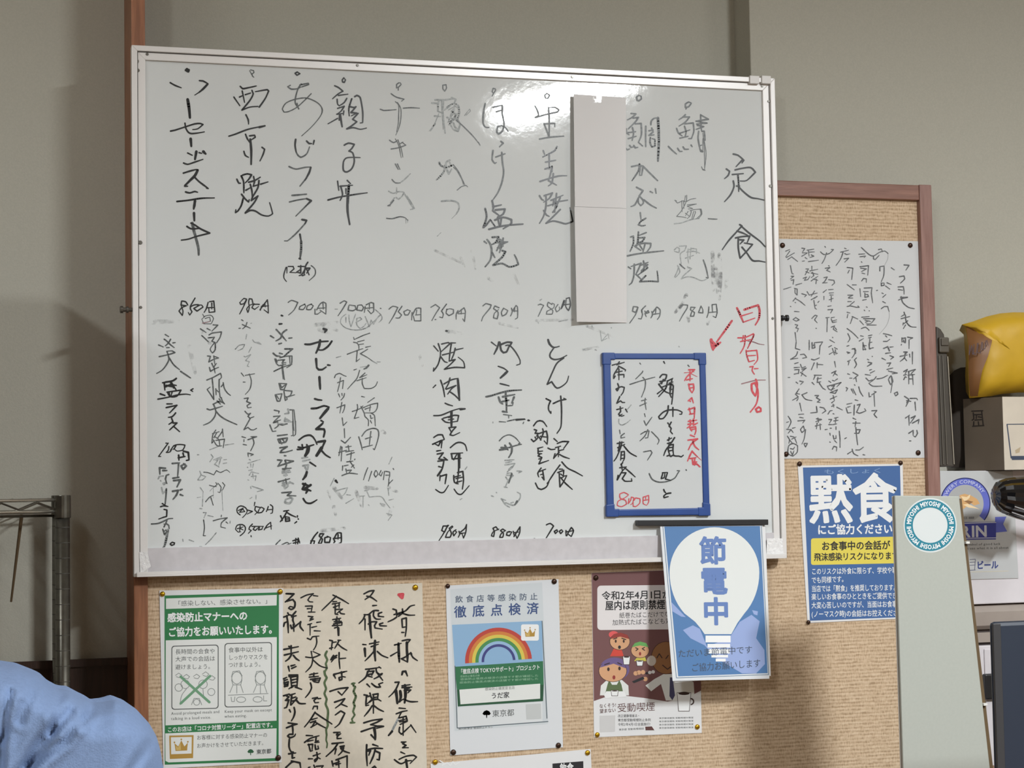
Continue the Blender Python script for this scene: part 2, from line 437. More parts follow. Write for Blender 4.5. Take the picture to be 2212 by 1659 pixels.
# pivot knobs left and right
for sx, px, py, m in ((-1, 283, 669, M_STEEL), (1, 1683, 687, M_BLACK)):
    x = 0.0 if sx < 0 else W; z = at(px, py, .008).z; y = .008
    k = None
    prof = [(0, .0035), (.006, .0035), (.0065, .0055), (.010, .0055), (.0105, .0038), (.015, .0038), (.0155, .0062), (.020, .0062), (.021, .004)]
    v, f = [], []; n = 12
    for d, r in prof:
        for i in range(n): v.append((x+sx*d, y+r*math.cos(2*math.pi*i/n), z+r*math.sin(2*math.pi*i/n)))
    for j in range(len(prof)-1):
        for i in range(n): f.append((j*n+i, j*n+(i+1) % n, (j+1)*n+(i+1) % n, (j+1)*n+i))
    f.append(tuple(range((len(prof)-1)*n, len(prof)*n)))
    link('pivot_knob', v, f, m, WB, smooth=False)

# ---- inks
INK = {
 'd': (mat('ink_dark', (28, 30, 31), .35, var=.25, vscale=150), 4),
 'm': (mat('ink_worn', (66, 70, 70), .4, rgb2=(104, 109, 109), vscale=240), 3),
 'f': (mat('ink_faint', (128, 133, 133), .45, rgb2=(176, 181, 181), vscale=240), 2),
 's': (mat('ink_smudge', (150, 152, 153), .5, alpha=.6), 1),
 'z': (mat('board_grime', (176, 178, 178), .5, alpha=.5), 1),
 'r': (mat('ink_red', (196, 60, 72), .4, rgb2=(214, 92, 100), vscale=200), 4),
 'p': (mat('ink_pale_red', (150, 112, 116), .45), 3),
 'g': (mat('ink_green', (78, 98, 62), .6, var=.15, vscale=120), 3),
 'n': (mat('ink_pen', (70, 72, 74), .5, rgb2=(112, 114, 116), vscale=150), 3),
 'w': (mat('ink_pen_light', (160, 162, 164), .5), 2),
}
PLANES = {'W': Pl(0.006), 'M': None, 'C': Pl(0.0292), 'N': Pl(0.0288)}
def write_traces(planes, parents, names):
    arts = {}
    cur = None
    for line in TRACE.strip().split('\n'):
        if line.startswith('@'):
            p = line[1:].split()
            pk, key, ink, ox, oy, wd = p[0], p[1], p[2], float(p[3]), float(p[4]), float(p[5])
            rw = float(p[6]) if len(p) > 6 else (400.0 if ox == 1290 else 440.0)
            cur = (pk, key, ink, wd*(1.05 if pk == 'N' else 1.08 if pk == 'C' else 1.1))
            a = Art(planes[pk], ox, oy, rw, parents[pk]); a.parts = arts.setdefault((pk, key), {})
            cur_a = a
        elif line.strip():
            for st in line.split(';'):
                st = st.strip()
                if not st: continue
                pts = [tuple(float(q) for q in t.split(',')) for t in st.split()]
                m, ly = INK[cur[2]]
                cur_a.stroke(pts, cur[3], m, name=names[cur[0]], layer=ly)
    for (pk, key), parts in arts.items():
        a = Art(planes[pk], parent=parents[pk]); a.parts = parts; a.build()
TRACE = '''
@W c1 d 1220 180 17
1830,768 1880,780 1935,825 1860,905;1945,835 1925,865;1755,930 1790,955 1775,1000 1735,1035;1850,940 1930,922 2020,915 2070,965 1975,1055 1905,1060
1820,990 1940,980;1880,990 1888,1080 1890,1175;1865,1115 1900,1115;1830,1060 1838,1120 1800,1210 1735,1285;1895,1130 1950,1185 2025,1240 2095,1252 2165,1268
@W c1 d 1220 500 17
1900,-75 1925,-60 1870,0 1780,100 1710,198;1870,-5 1930,15 1985,40;1915,-60 2000,15 2120,105 2175,165;1855,70 1930,55 2010,50 1980,125
1885,75 1885,180 1905,290 1980,210 2040,140 1950,125;1900,90 1945,92 1905,135;1925,170 1975,230 2040,315 2110,320 2175,332
@W c1 r 1220 500 22
1870,830 1890,870 1940,985;1815,970 1770,1035 1650,1200
1950,850 2035,820 2100,800 2115,850 2110,940 2070,1015
@W c1 r 1220 500 14
1925,915 2040,880;1940,985 2065,940;1880,1155 1960,1150 2050,1110 2050,1140 2000,1230;1940,1130 1930,1190;1960,1130 1950,1240 1905,1325;1910,1195 2040,1170;2055,1120 2030,1180 1985,1270
1970,1290 1975,1340 2000,1415 2060,1400;1975,1300 2085,1290 2095,1390 2055,1445;1980,1350 2075,1345;2010,1470 2045,1465 2035,1510 2060,1550;2060,1490 2100,1488
@W c1 r 1220 500 30
1590,1175 1600,1240 1612,1285;1590,1190 1640,1235 1670,1215;1610,1270 1640,1240 1690,1205
@W c1 p 1220 500 10
1990,1190 2050,1200 2110,1222 2165,1230
@W c1 p 1290 750 13
1725,438 1800,418 1900,395 2010,392
@W c1 r 1290 750 22
1895,385 1912,430 1905,540 1890,580 1850,520 1845,440 1885,425 1915,500 1922,580 1900,680 1830,775;1930,715 1895,740 1910,775 1955,765 1955,730 1930,715
@W c2 m 1220 180 16
1345,203 1310,225 1310,262 1345,255 1375,215 1350,203;1325,262 1315,280
1310,340 1285,365 1240,395;1290,365 1355,365 1310,420 1240,465;1300,440 1395,430 1402,520 1375,600 1345,600;1215,490 1235,540 1275,570;1300,465 1318,530 1305,580;1240,545 1360,505;1250,595 1340,575
1125,685 1170,730 1215,768;1225,705 1250,740 1275,738;1285,690 1300,715 1345,715;1372,670 1385,690
1475,340 1478,420 1485,510;1480,345 1560,390 1430,408;1425,410 1545,432 1430,442;1440,455 1510,470 1425,500
1455,520 1448,600 1475,740 1500,745;1460,680 1490,670;1470,720 1500,740;1490,520 1515,520 1525,620
@W c2 m 1220 180 8
1500,540 1515,700 1520,945;1500,600 1498,740;1485,905 1500,940 1525,945 1500,930;1510,600 1535,760 1518,940
1205,1280 1225,1300 1285,1275 1310,1285;1195,1270 1215,1275;1270,1275 1275,1395;1290,1275 1295,1360;1325,1215 1320,1280 1270,1380 1215,1445 1275,1450 1320,1460;1310,1220 1300,1290;1320,1285 1370,1258 1425,1250
1330,1320 1430,1310 1330,1335 1390,1360 1340,1365;1360,1385 1400,1372 1480,1365 1490,1420 1450,1470;1470,1370 1480,1420 1430,1470
1340,1390 1310,1440;1375,1390 1360,1440 1330,1470;1400,1390 1380,1470;1415,1390 1420,1400 1390,1480;1310,1410 1350,1440
@W c2 f 1220 180 12
1190,1525 1270,1515 1370,1480 1460,1468
@W c2 m 1220 180 13
1560,1470 1600,1473 1655,1475
@W c2 f 1220 500 12
1190,200 1220,170 1245,185 1240,230 1190,215;1245,160 1320,155 1300,210 1255,240 1265,350;1340,190 1335,260 1345,345;1325,225 1400,215 1465,235;1370,180 1360,300;1350,200 1380,185 1430,190 1430,240;1310,290 1400,260
1335,390 1378,405 1330,380;1240,380 1215,450 1190,495;1225,370 1250,440 1200,500;1370,410 1290,480 1265,515 1330,492 1400,500 1490,535 1560,505
@W c2 m 1220 500 14
1250,355 1280,385 1305,405;1505,310 1535,400 1558,505 1535,500;1505,310 1530,370
@W c2 m 1220 500 12
1245,830 1275,798 1335,800 1330,830 1280,910 1245,975;1415,825 1370,822 1365,850 1410,880 1400,920 1365,920 1380,870 1415,828;1480,810 1452,880 1500,885 1500,850 1480,810
1565,820 1560,880 1543,935;1600,795 1645,790 1655,880 1640,935 1610,920;1565,880 1650,872;1600,800 1605,880
@W c2 s 1220 500 40
1605,230 1610,450 1615,640;1680,250 1690,450 1680,740;1640,400 1660,680;1320,690 1280,780 1200,880;1560,960 1550,1010;1340,930 1345,980;1760,540 1750,620
@W c3 m 1220 180 17
803,130 780,150 785,182 805,190 832,170 830,140 803,130
720,327 772,332 735,368 680,397;740,378 800,370 770,415 690,495;765,440 830,435 832,560 800,640 845,680;668,495 672,540 700,560;735,480 747,540 732,620;690,535 770,525;690,600 775,575
660,705 680,722 705,712;705,675 720,695 745,690;750,675 765,700 795,695;880,465 878,600 880,688
935,450 940,410 970,380 1010,375;915,515 962,505;945,485 960,530 915,560;915,565 970,560;930,590 925,640 945,690 980,680 980,610 950,600
725,905 800,890 850,900 835,1000 812,998;812,875 800,950 730,1058;855,905 930,980 1010,1058;820,905 812,990
778,1128 850,1165 808,1225 845,1260 855,1300 825,1328 800,1300 800,1240;800,1245 760,1320 718,1338;860,1265 930,1320 995,1355;928,1175 955,1188;985,1145 992,1195
820,1405 828,1478;880,1465 825,1500 800,1535 835,1548 875,1542
@W c3 m 1220 180 26
1012,375 1020,520 1022,640 1012,845
@W c3 m 1220 500 17
715,60 745,50 745,130 710,215;885,12 800,45;800,5 792,110 775,170;800,70 870,65 840,110 800,120 800,80;770,150 850,128 935,130 930,170 880,235;760,160 825,205;815,150 850,205;870,145 848,230
680,265 760,248 870,232 1075,210
690,385 718,405;830,345 720,380;755,355 750,480 725,560 700,580;825,345 810,390 770,470;855,320 862,400 830,440;830,365 905,335;900,360 830,425;870,345 900,395 800,470;780,470 830,520;880,480 815,545 930,540 1015,545 1010,480 1003,430
@W c3 m 1220 500 13
790,820 745,815 735,865 770,880 795,825 770,900 705,995;878,808 835,855 845,900 830,950 800,945;870,865 885,890 915,880 905,860 870,890 885,925;945,870 955,900 935,940;955,880 1000,820 1035,850 1030,920 1005,955;950,900 1030,890;990,840 985,900
@W c4 f 1220 500 8
385,1080 400,1190 470,1110 480,1165;400,1190 460,1160
@W c4 f 1220 500 14
295,1025 300,1035;505,1045 508,1050;200,1285 215,1282;330,1285 345,1290;1240,1250 1245,1255
@M r1 r 1290 750 18
1095,270 1165,268 1070,355 1045,400;1110,290 1110,400;1070,390 1140,375;1095,440 1105,500 1135,545;1090,445 1150,440 1155,500 1135,545;1100,490 1150,480
1090,640 1130,605 1150,665;1110,640 1115,650;1100,730 1115,790;1090,745 1165,720 1160,850;1105,800 1165,790
1090,885 1190,870;1110,870 1115,930 1075,965;1150,860 1150,930 1200,905;1085,920 1140,915;1105,960 1130,1000;1110,960 1175,950 1180,1000 1165,1045;1120,985 1170,975
1115,1050 1165,1070;1085,1110 1200,1095 1130,1150 1090,1225;1140,1110 1165,1180 1215,1225;1120,1165 1160,1130;1135,1240 1105,1300 1080,1360
1140,1250 1200,1310;1110,1330 1180,1320;1135,1330 1145,1400 1190,1370 1150,1370;1160,1400 1190,1395 1225,1430;1165,1330 1165,1410
@M r1 r 1290 750 8
1040,305 1160,295;1110,310 1195,352;1190,1300 1245,1350;1205,1400 1235,1430
@M r1 m 1290 750 16
1085,215 1100,232;1062,1465 1068,1472
@M r2 d 1290 750 17
795,172 808,195;750,360 780,325 830,330 820,375 735,450;790,385 770,440;840,400 820,490 735,590;735,440 800,520 860,550;770,480 840,450;720,555 790,500;750,410 820,400
850,400 905,370;860,430 905,415;830,450 905,440;895,380 880,440 865,500;880,470 870,560 885,600;885,450 910,460 900,600 890,680;870,510 900,500;870,560 895,550
850,700 840,780 790,850 745,855 735,830 790,775 860,750 960,750 1015,775 1010,800 985,800;905,720 905,828
845,905 855,920;885,895 860,940 885,970 875,1005 900,1035
860,1080 855,1120;840,1110 890,1085;925,1080 880,1150 820,1230 795,1295;840,1150 900,1130;860,1160 850,1230 870,1290;870,1170 910,1160 905,1230 915,1290;860,1200 905,1195;855,1240 905,1230
835,1300 860,1290 880,1305 905,1290 935,1300 975,1300 1005,1310 1030,1290
@M r2 m 1290 750 15
622,1510 660,1580 740,1612 850,1600 930,1560 960,1510 985,1475 955,1475
@M r2 d 1290 750 15
780,1500 840,1495;785,1505 765,1570 800,1560 810,1500;840,1500 815,1575 880,1590
@M r2 d 1290 900 17
795,870 805,895 820,910;880,912 830,920 795,950 800,968 850,955
@M r3 m 1290 750 13
510,190 522,205;545,285 540,300 460,380;390,445 530,400 690,357;545,360 575,400 570,490 530,595
530,640 590,625;575,610 570,650 585,745;510,700 590,665;565,795 575,830;560,880 585,935 655,835
520,1040 570,1010 620,1000 605,1080 575,1085;605,985 570,1060 510,1120;650,1010 700,1060 740,1110 720,1160;555,1250 640,1235 655,1260 600,1350
@M r4 d 1290 750 16
180,215 250,195;265,175 235,215;240,205 325,180;260,230 200,330 195,375;255,225 340,270 335,285;225,300 300,285;260,260 260,390;215,345 200,375;250,330 320,325 320,360
245,435 260,480 240,520 225,500 290,470 325,480 310,540 285,575;270,590 235,670 280,640 300,660 330,660
235,745 310,725;275,710 280,770 255,800 290,825 320,815;340,740 360,775;265,820 300,800
@M r4 f 1290 750 12
405,690 360,745;260,860 260,910 300,930 360,900 395,868
@M r4 m 1290 750 14
268,990 275,1035;325,1030 285,1060 285,1085 330,1075
@M r4 d 1290 750 16
240,1150 320,1135;270,1130 265,1180 250,1240;295,1130 280,1200 230,1320 200,1360;245,1200 330,1160;320,1180 390,1260 470,1305;290,1250 280,1350;285,1250 325,1245 325,1330 305,1370;285,1290 320,1285;285,1330 320,1325
305,1380 285,1400 300,1430;270,1440 350,1430;290,1400 300,1470;250,1530 240,1585 300,1480 340,1440;330,1440 400,1500 455,1550;300,1500 345,1500 300,1570 330,1600 415,1600 410,1570
@M r5 r 1290 900 12
370,930 320,905 270,925 275,975 340,1000 350,1045 290,1075 240,1060 250,1010 330,970 375,935;380,980 370,1040 400,1000 410,960 440,970 420,1040 400,1050;440,1000 460,970 510,980 510,1030 460,1075 430,1070 430,1010
550,960 550,1040 580,1055;555,960 615,940 615,1020 590,1060;560,1000 615,990;580,960 580,1000
@W c5 m 900 180 14
1415,110 1390,130 1400,160 1425,165 1445,130 1418,110
@W c5 m 900 180 17
1285,245 1310,290 1325,345 1285,375;1290,370 1400,340 1530,310 1545,290 1500,260 1440,265
1432,260 1440,400 1440,580;1385,440 1430,560 1430,590;1385,440 1500,435 1500,470;1335,605 1450,585 1600,573
@W c5 d 900 180 17
1375,730 1390,770;1525,685 1500,730 1370,800;1440,780 1440,930;1400,855 1510,835;1395,930 1470,905 1450,1000 1430,1060;1470,900 1470,960;1340,1065 1450,1030 1550,1005 1630,1003
1485,980 1470,1080 1430,1115;1440,1060 1520,1105
1335,1220 1360,1260 1380,1270;1385,1220 1475,1190 1440,1250 1380,1290;1405,1210 1405,1330 1380,1440 1335,1520;1380,1380 1410,1430 1440,1445;1520,1195 1500,1400;1460,1270 1590,1215;1560,1240 1500,1380;1425,1330 1520,1300;1500,1290 1640,1268;1480,1400 1530,1330;1490,1270 1480,1330
1560,1370 1470,1460 1405,1520 1480,1495 1560,1510 1620,1525 1695,1500 1680,1420 1665,1350
@W c5 m 900 430 11
1320,1150 1345,1140 1380,1155 1360,1190 1320,1275;1470,1145 1430,1120 1420,1160 1480,1210 1470,1250 1410,1250 1415,1220 1490,1180 1495,1140 1470,1130;1535,1145 1505,1190 1520,1225 1555,1200 1550,1170
@W c5 d 900 430 13
1600,1100 1570,1190 1600,1140 1610,1100;1625,1080 1660,1070 1670,1150 1650,1210 1620,1170 1625,1090;1590,1150 1665,1140
@W c5 f 900 430 12
1340,1100 1360,1085;1545,1330 1640,1310;1320,1340 1325,1350
@W c5 d 900 430 15
1425,1525 1440,1575 1475,1610
@W c6 m 900 180 13
855,60 830,55 820,90 835,110 860,70 850,55;835,110 820,140
@W c6 m 900 180 18
745,220 728,300 722,430 745,475 785,480;830,260 930,240;865,310 935,290;932,250 930,330 950,440 930,520 890,550 870,530 880,470 920,460 965,480 992,520
915,630 940,650 900,690;830,730 820,830 850,870 865,860;860,800 960,765;925,750 932,860 945,960 925,1080 880,1190 825,1270
@W c6 d 900 180 20
820,1275 835,1350 825,1385;830,1340 920,1320;855,1375 960,1365 940,1420 880,1450;835,1390 890,1430;745,1360 760,1450 725,1565 755,1540 800,1480 850,1550;850,1485 940,1455 1030,1480 1030,1520 940,1580;880,1460 900,1550;920,1460 910,1555
785,1585 900,1555 1000,1540 1155,1528
@W c6 m 900 430 20
820,415 890,410 860,470 800,500;735,460 760,480;765,440 800,490 815,560 800,660 745,735;820,580 850,635;890,430 910,470 870,560;940,425 920,520 900,580;870,470 990,465;900,500 990,465;880,530 940,510;930,560 965,570 930,630 830,718 930,700 1000,735 1050,730 1105,710 1085,650 1062,605
910,440 925,500 905,540;925,450 945,470 920,520
@W c6 m 900 430 13
720,1160 750,1135 810,1150 800,1180 720,1280 705,1325;895,1180 850,1160 835,1190 885,1230 875,1300 835,1290 845,1240 890,1200;945,1185 920,1230 930,1270 970,1250 990,1210 945,1185;1030,1185 1040,1220 1020,1270;1045,1210 1080,1155 1095,1170 1095,1290 1070,1305;1045,1215 1090,1215;1065,1180 1065,1225
@W c7 m 900 180 13
320,15 285,20 285,60 305,85 325,50 320,15
@W c7 f 900 180 18
165,215 230,215 235,300;200,180 290,180 285,320 310,540;240,190 230,300 270,320;195,355 260,360;310,180 410,165;380,155 425,175 410,210
330,260 400,220 450,240 460,300 450,370 340,420;200,440 150,515;300,290 370,240;330,370 430,390;380,300 430,340 350,450;400,280 350,400;440,330 370,440;400,430 420,480 450,500;430,380 470,440 450,520 400,500 360,430
@W c7 f 900 180 9
270,190 275,320 290,500;240,330 190,450 135,520;410,240 470,300 440,420;520,350 575,280 585,300 540,345;345,290 410,250 400,330 350,390
@W c7 m 900 180 12
430,400 500,460 610,570 690,670;670,640 690,672
@W c7 f 900 180 20
245,860 265,895 330,910 400,885;310,890 290,970 215,1050;360,835 320,860 330,940 350,985 380,930;375,895 360,860
@W c7 m 900 180 10
400,885 450,950 500,1050 525,1105;400,910 440,950 490,1040 510,1100;250,855 265,900;440,1160 490,1120 540,1110 555,1125
@W c7 f 900 180 18
270,1280 380,1275 450,1300 460,1360 430,1420
@W c7 f 900 180 7
430,1420 380,1470;235,1650 265,1620
@W c7 m 900 430 12
155,1175 205,1145 250,1180 210,1240 165,1320;325,1140 270,1215 290,1250 280,1290 250,1280;330,1195 320,1240 350,1265 400,1240 400,1200 360,1190 325,1200;450,1210 430,1250 430,1305;440,1240 515,1180 530,1220 520,1330 500,1300;455,1245 530,1240;485,1200 485,1250;200,1308 210,1308
@W c8 m 590 140 14 400
1500,215 1475,235 1475,275 1500,265 1530,235 1520,215 1500,215;1495,270 1495,305
1410,345 1470,385 1565,410 1535,435;1280,530 1320,545 1470,535;1555,518 1650,512 1750,518
1390,900 1440,930 1480,905;1550,925 1520,940;1410,1005 1500,990 1585,960 1540,925;1460,1185 1495,1250;1485,1185 1515,1250
1420,1370 1460,1410 1520,1410
@W c8 f 590 140 16 400
1530,1400 1570,1370 1640,1300;1475,1470 1475,1540;1380,1510 1430,1535 1500,1515 1560,1520;1560,1525 1600,1590 1650,1655;1470,1585 1500,1605 1540,1570 1560,1530;1450,1590 1400,1650
@W c8 m 590 140 10 400
1460,440 1500,480 1500,600 1495,700 1475,800;1485,450 1525,520 1525,650 1500,760 1465,840;1460,885 1500,960 1530,1110;1490,895 1530,1000 1550,1105
@W c8 f 590 420 14 400
1620,80 1680,170 1640,180;1600,20 1670,130 1690,170
@W c8 m 590 420 14 400
1440,70 1400,120 1370,135 1400,135;1355,285 1420,290 1520,265 1580,280 1610,310
@W c8 f 590 420 8 400
1585,290 1585,345;1610,300 1605,340;1960,500 2000,460
@W c8 m 590 420 13 400
1385,1370 1430,1335 1490,1350 1440,1450 1385,1540;1540,1335 1495,1400 1535,1440 1510,1475 1465,1475;1600,1380 1560,1400 1575,1440 1610,1440 1640,1390 1600,1375;1660,1410 1655,1500;1665,1440 1710,1360 1765,1360 1765,1510 1690,1510 1675,1450;1700,1440 1760,1435;1715,1380 1710,1430
@W c8 f 590 420 12 400
1220,1375 1290,1440 1300,1490 1260,1530
@W c9 d 590 140 16 400
845,155 825,180 830,205 850,210 865,180 845,155
735,250 780,270 835,315 780,345 710,405;780,365 895,350;765,410 770,470 790,490;880,400 850,450 790,490;770,520 850,495 810,555 760,590;845,550 840,600;770,640 655,705;760,590 840,580
@W c9 d 590 140 26 400
800,600 825,740;800,600 790,660
@W c9 d 590 140 18 400
940,405 905,520 910,610;920,500 970,510 990,500 930,570 1000,575 935,610;975,380 1000,365 1040,390 1070,560 1070,690 1040,695
1015,580 950,650 1000,680 930,735 880,765 960,750 1040,770 1115,755
850,960 900,935 970,950 940,1000 905,1030 950,1050 970,1150 940,1240 880,1280 840,1260 840,1160 870,1115 940,1105 1040,1108
770,1390 785,1500;885,1380 925,1420;800,1450 950,1438;810,1460 830,1550 800,1620;870,1480 870,1540;655,1615 790,1580 1000,1545 1125,1528
@W c9 d 590 140 27 400
905,1440 895,1600 895,1660
@W c9 d 590 420 26 400
890,0 890,200 915,358
@W c9 m 590 420 14 400
800,1300 850,1270 880,1285 830,1370 775,1450;905,1330 895,1380 950,1390 990,1370 980,1330 910,1320;1010,1330 1000,1380 1060,1390 1080,1350 1060,1320 1010,1325;1100,1340 1090,1410;1110,1320 1170,1290 1200,1300 1200,1400 1170,1425 1130,1380;1110,1360 1200,1350;1150,1300 1150,1370;1280,1360 1290,1362
@W c9 f 590 420 12 400
1280,1440 1180,1540 1100,1600 980,1620 860,1590 805,1530 820,1470 870,1430;870,1470 870,1530;905,1440 910,1510 930,1580 985,1430
990,1530 1060,1490 1040,1470 1000,1480 1000,1560 1040,1600 1080,1580 1110,1540;1100,1460 1130,1530 1150,1580 1170,1500 1200,1550 1260,1450;740,1370 770,1370
@W c10 d 590 140 16 400
290,85 262,100 285,125 320,105 285,85
@W c10 m 590 140 16 400
175,260 215,290 290,285 330,265;320,240 420,220 425,235 340,265
335,230 300,280 270,380 265,460 310,525
285,460 305,530;205,245 185,255
@W c10 m 590 140 13 400
455,345 370,430 280,510 180,560 130,565 110,530 150,460 250,415 380,395 470,420 550,470 590,540 560,620 460,740 340,850
@W c10 f 590 140 9 400
575,500 575,590 480,720 345,850
@W c10 d 590 140 20 400
270,890 262,960 275,1040;400,910 430,940 460,940;490,905 480,950
@W c10 m 590 140 17 400
275,1040 300,1085 330,1105 400,1065 435,980;190,1215 270,1245 380,1225 450,1220
@W c10 d 590 140 22 400
450,1225 430,1290 380,1380
@W c10 m 590 140 20 400
400,1350 320,1450;225,1560 290,1555 400,1545
@W c10 m 590 420 16 400
195,90 300,65 400,50
@W c10 d 590 420 22 400
400,50 455,75 390,140;345,300 400,310 380,350;320,475 335,560;315,765 330,772
@W c10 m 590 420 17 400
390,140 270,260;380,350 270,470 170,555 135,555
@W c10 m 590 420 26 400
335,560 335,650 322,765
@W c10 d 590 420 13 400
155,870 130,950 130,1000 160,1040;165,870 165,940;180,860 240,860 250,890 200,930 270,935
@W c10 d 590 420 17 400
300,860 380,860;330,850 330,940 290,930;390,880 340,960 310,970;415,810 390,850 370,950;380,880 440,880 400,940;400,890 430,960;350,970 380,960;280,930 320,900
@W c10 m 590 420 13 400
455,850 500,890 500,960 430,1030
180,1290 220,1265 295,1290 250,1380 185,1440;380,1310 320,1340 310,1370 360,1375 390,1330 370,1310;460,1310 410,1330 400,1375 450,1375 480,1330 450,1310
500,1370 500,1430 530,1430 570,1400;520,1380 560,1310 600,1285 630,1300 630,1430 560,1380;540,1360 620,1355;595,1300 600,1370
@W c10 d 590 420 22 400
100,1445 115,1450;75,1548 105,1545
@W c11 m 320 130 15 320
1530,145 1575,155 1580,185 1545,210 1530,180 1515,155;1550,210 1560,240 1580,255
@W c11 d 320 130 22 320
1375,390 1410,425 1500,410 1615,385;1280,550 1370,680;1405,460 1440,630;1365,550 1420,525
1550,450 1570,500 1520,600 1400,745 1520,700 1640,690;1660,700 1750,570 1800,460 1780,440 1600,470;1450,515 1530,490
1460,815 1495,890 1500,955;1205,1135 1300,1105 1500,1030 1745,980;1455,1105 1480,1170 1520,1230;1515,1130 1590,1120 1600,1150 1540,1190
1430,1360 1450,1420 1500,1450;1700,1300 1740,1330 1715,1410 1670,1505
@W c11 d 320 130 32 320
1525,1180 1540,1350 1538,1555;1660,1000 1745,980
@W c11 d 320 340 24 320
1325,325 1355,385 1380,385;1390,275 1425,360 1430,530;1410,265 1480,245 1545,260 1500,330 1450,380;1575,285 1590,360;1500,370 1590,345 1675,295;1570,430 1640,410;1460,490 1530,450
1525,400 1550,500 1555,590;1655,345 1640,450 1560,590 1540,645 1640,575 1580,680 1450,830 1530,790 1600,800 1700,860 1800,875 1860,840 1840,760 1815,675;1680,400 1790,365;1590,360 1570,430
1395,550 1450,620 1500,665 1510,630;1420,610 1390,720 1340,800 1305,825 1310,780
@W c12 d 320 130 30 320
580,130 560,150 600,170 610,145 580,130
@W c12 d 320 130 22 320
330,335 400,375 495,412;765,305 820,310 890,350 850,390
335,1058 400,1045 540,1000 700,950 780,945 820,960 740,1025 665,1035
550,940 565,1020 620,1090 720,1090 840,1070;590,1385 660,1420;760,1380 800,1390;530,1535 590,1555 700,1520 820,1480
@W c12 d 320 130 40 320
590,585 612,720 625,860;635,1175 645,1285;720,1365 700,1480;825,1365 860,1400
@W c12 d 320 130 30 320
890,355 820,430 760,480
@W c12 d 320 130 16 320
760,480 695,522
@W c12 d 320 340 24 320
525,235 620,205 720,180 745,185;700,300 760,360 900,465 870,460;560,515 620,530 700,508 740,520;430,658 600,640 800,610 990,605
580,1030 640,1065 770,1060;640,980 700,1010 780,1065 920,1130 720,1180 600,1220 495,1235;545,430 590,430
@W c12 d 320 340 36 320
740,190 700,270 640,330 550,420;700,650 690,720 680,770;685,830 690,945
@W c12 m 320 340 38 320
660,980 680,1080 710,1190 750,1350 755,1455
@W d1 d 310 630 18 320
660,200 630,150 570,140 560,200 640,210 570,240 530,290 580,355 590,290 560,200;770,95 700,220 700,260 725,300 690,350 670,310;700,230 750,200 820,190;840,200 750,250 800,290 890,230 870,200 800,200;965,160 940,250 905,310;985,150 1050,140 1065,300 980,310 975,250;960,240 1060,235;1020,170 1020,260
@W d1 m 310 630 11 320
885,335 900,370 1000,350 1045,400 1010,480 900,480 870,410 930,360;920,400 990,380 1000,440 930,460;900,470 960,450
@W d1 p 310 630 12 320
880,470 950,455 1000,440
@W d1 m 310 630 18 320
850,555 935,610;950,550 1000,575;1040,495 1110,500 1060,550 1020,590;870,655 920,700 970,750;980,645 1020,620 1165,600 1145,680 1090,765;965,690 1060,680 1020,740 1070,760 1070,870 1030,915 995,860 1060,760
955,960 1000,965 975,1050 1050,1010 1120,990 1055,965;1050,960 1065,1080;1020,1070 1045,1130 1090,1070;985,1130 1000,1190 1050,1160 1120,1130;1050,1120 1070,1215
945,1320 1040,1280 1150,1220 1165,1280 1130,1320;1025,1290 1040,1450 1050,1610 1000,1530 950,1460 995,1425;1130,1310 1130,1450 1145,1580;1190,1360 1210,1450 1260,1520 1300,1550;1080,1450 1085,1540;1090,1470 1125,1500;1160,1420 1190,1380
@W d1 m 310 850 20 320
1160,60 1180,120 1210,155;1040,160 1130,120 1190,140;1100,110 1150,160;950,230 990,245 1180,190;1045,160 1080,260 1060,350 990,430 895,472;1080,260 1140,330 1230,390 1395,465;1130,80 1160,130
@W d1 m 310 850 15 320
1080,545 1035,620 1020,740;1030,600 1130,570;1050,660 1100,580;1110,660 1180,560 1180,530 1190,650;1060,640 1120,680;1040,690 1100,780 1170,780;1080,700 1210,680 1190,810;1130,700 1140,780;1020,740 1060,700
@W d1 f 310 850 15 320
990,840 1120,790;1220,770 1350,750;1010,910 1040,950 990,1020;1050,990 1160,945;1080,1000 1170,960;1060,1060 1110,1000;1150,980 1120,1090;1200,990 1240,985;1190,1045 1245,1035;1070,1060 1130,1100
840,1160 860,1210 810,1290 880,1290 930,1240 870,1220;805,915 830,915
@W d1 m 310 850 13 320
900,1175 960,1180 1050,1215 1090,1150 1150,1180 1240,1140 1290,1180
985,1370 1040,1385 1090,1390;1080,1330 1100,1360 1050,1400;1110,1340 1160,1400 1140,1480 1110,1470;1180,1330 1215,1370 1180,1440
@W d1 f 310 850 8 320
1040,1400 1045,1560;1170,1440 1180,1640 1185,1750;990,1460 1040,1400;890,1470 880,1650;800,1555 860,1545
@W d1 m 310 980 18 280
1060,820 1130,740 1190,710;1150,750 1190,880;1025,1130 1040,1260 1020,1400 1060,1400;1190,1145 1320,1110 1430,1095 1330,1180 1320,1250 1400,1270;1330,1050 1325,1080;1410,1165 1440,1190
@W d1 f 310 980 18 280
1020,1005 1070,1005 1030,1100;1100,1055 1190,1075;1240,1350 1150,1460 1060,1550;960,1585 995,1585;1480,1150 1475,1190;960,935 1000,940;1010,780 1005,900;670,1460 675,1500;780,1470 860,1500;970,580 1020,650
@W d2 d 310 630 16 320
1440,160 1450,190 1500,180 1540,110 1500,100 1450,150;1540,120 1490,230 1435,335;1640,200 1620,110 1580,105 1570,160 1580,240 1560,310 1540,260 1590,200 1660,180;1730,190 1650,190 1620,240 1660,265 1720,220;1790,190 1760,230 1745,280;1740,270 1830,150 1850,120 1860,200 1865,320 1800,270;1760,220 1870,210;1810,170 1820,230
@W d2 m 310 630 16 320
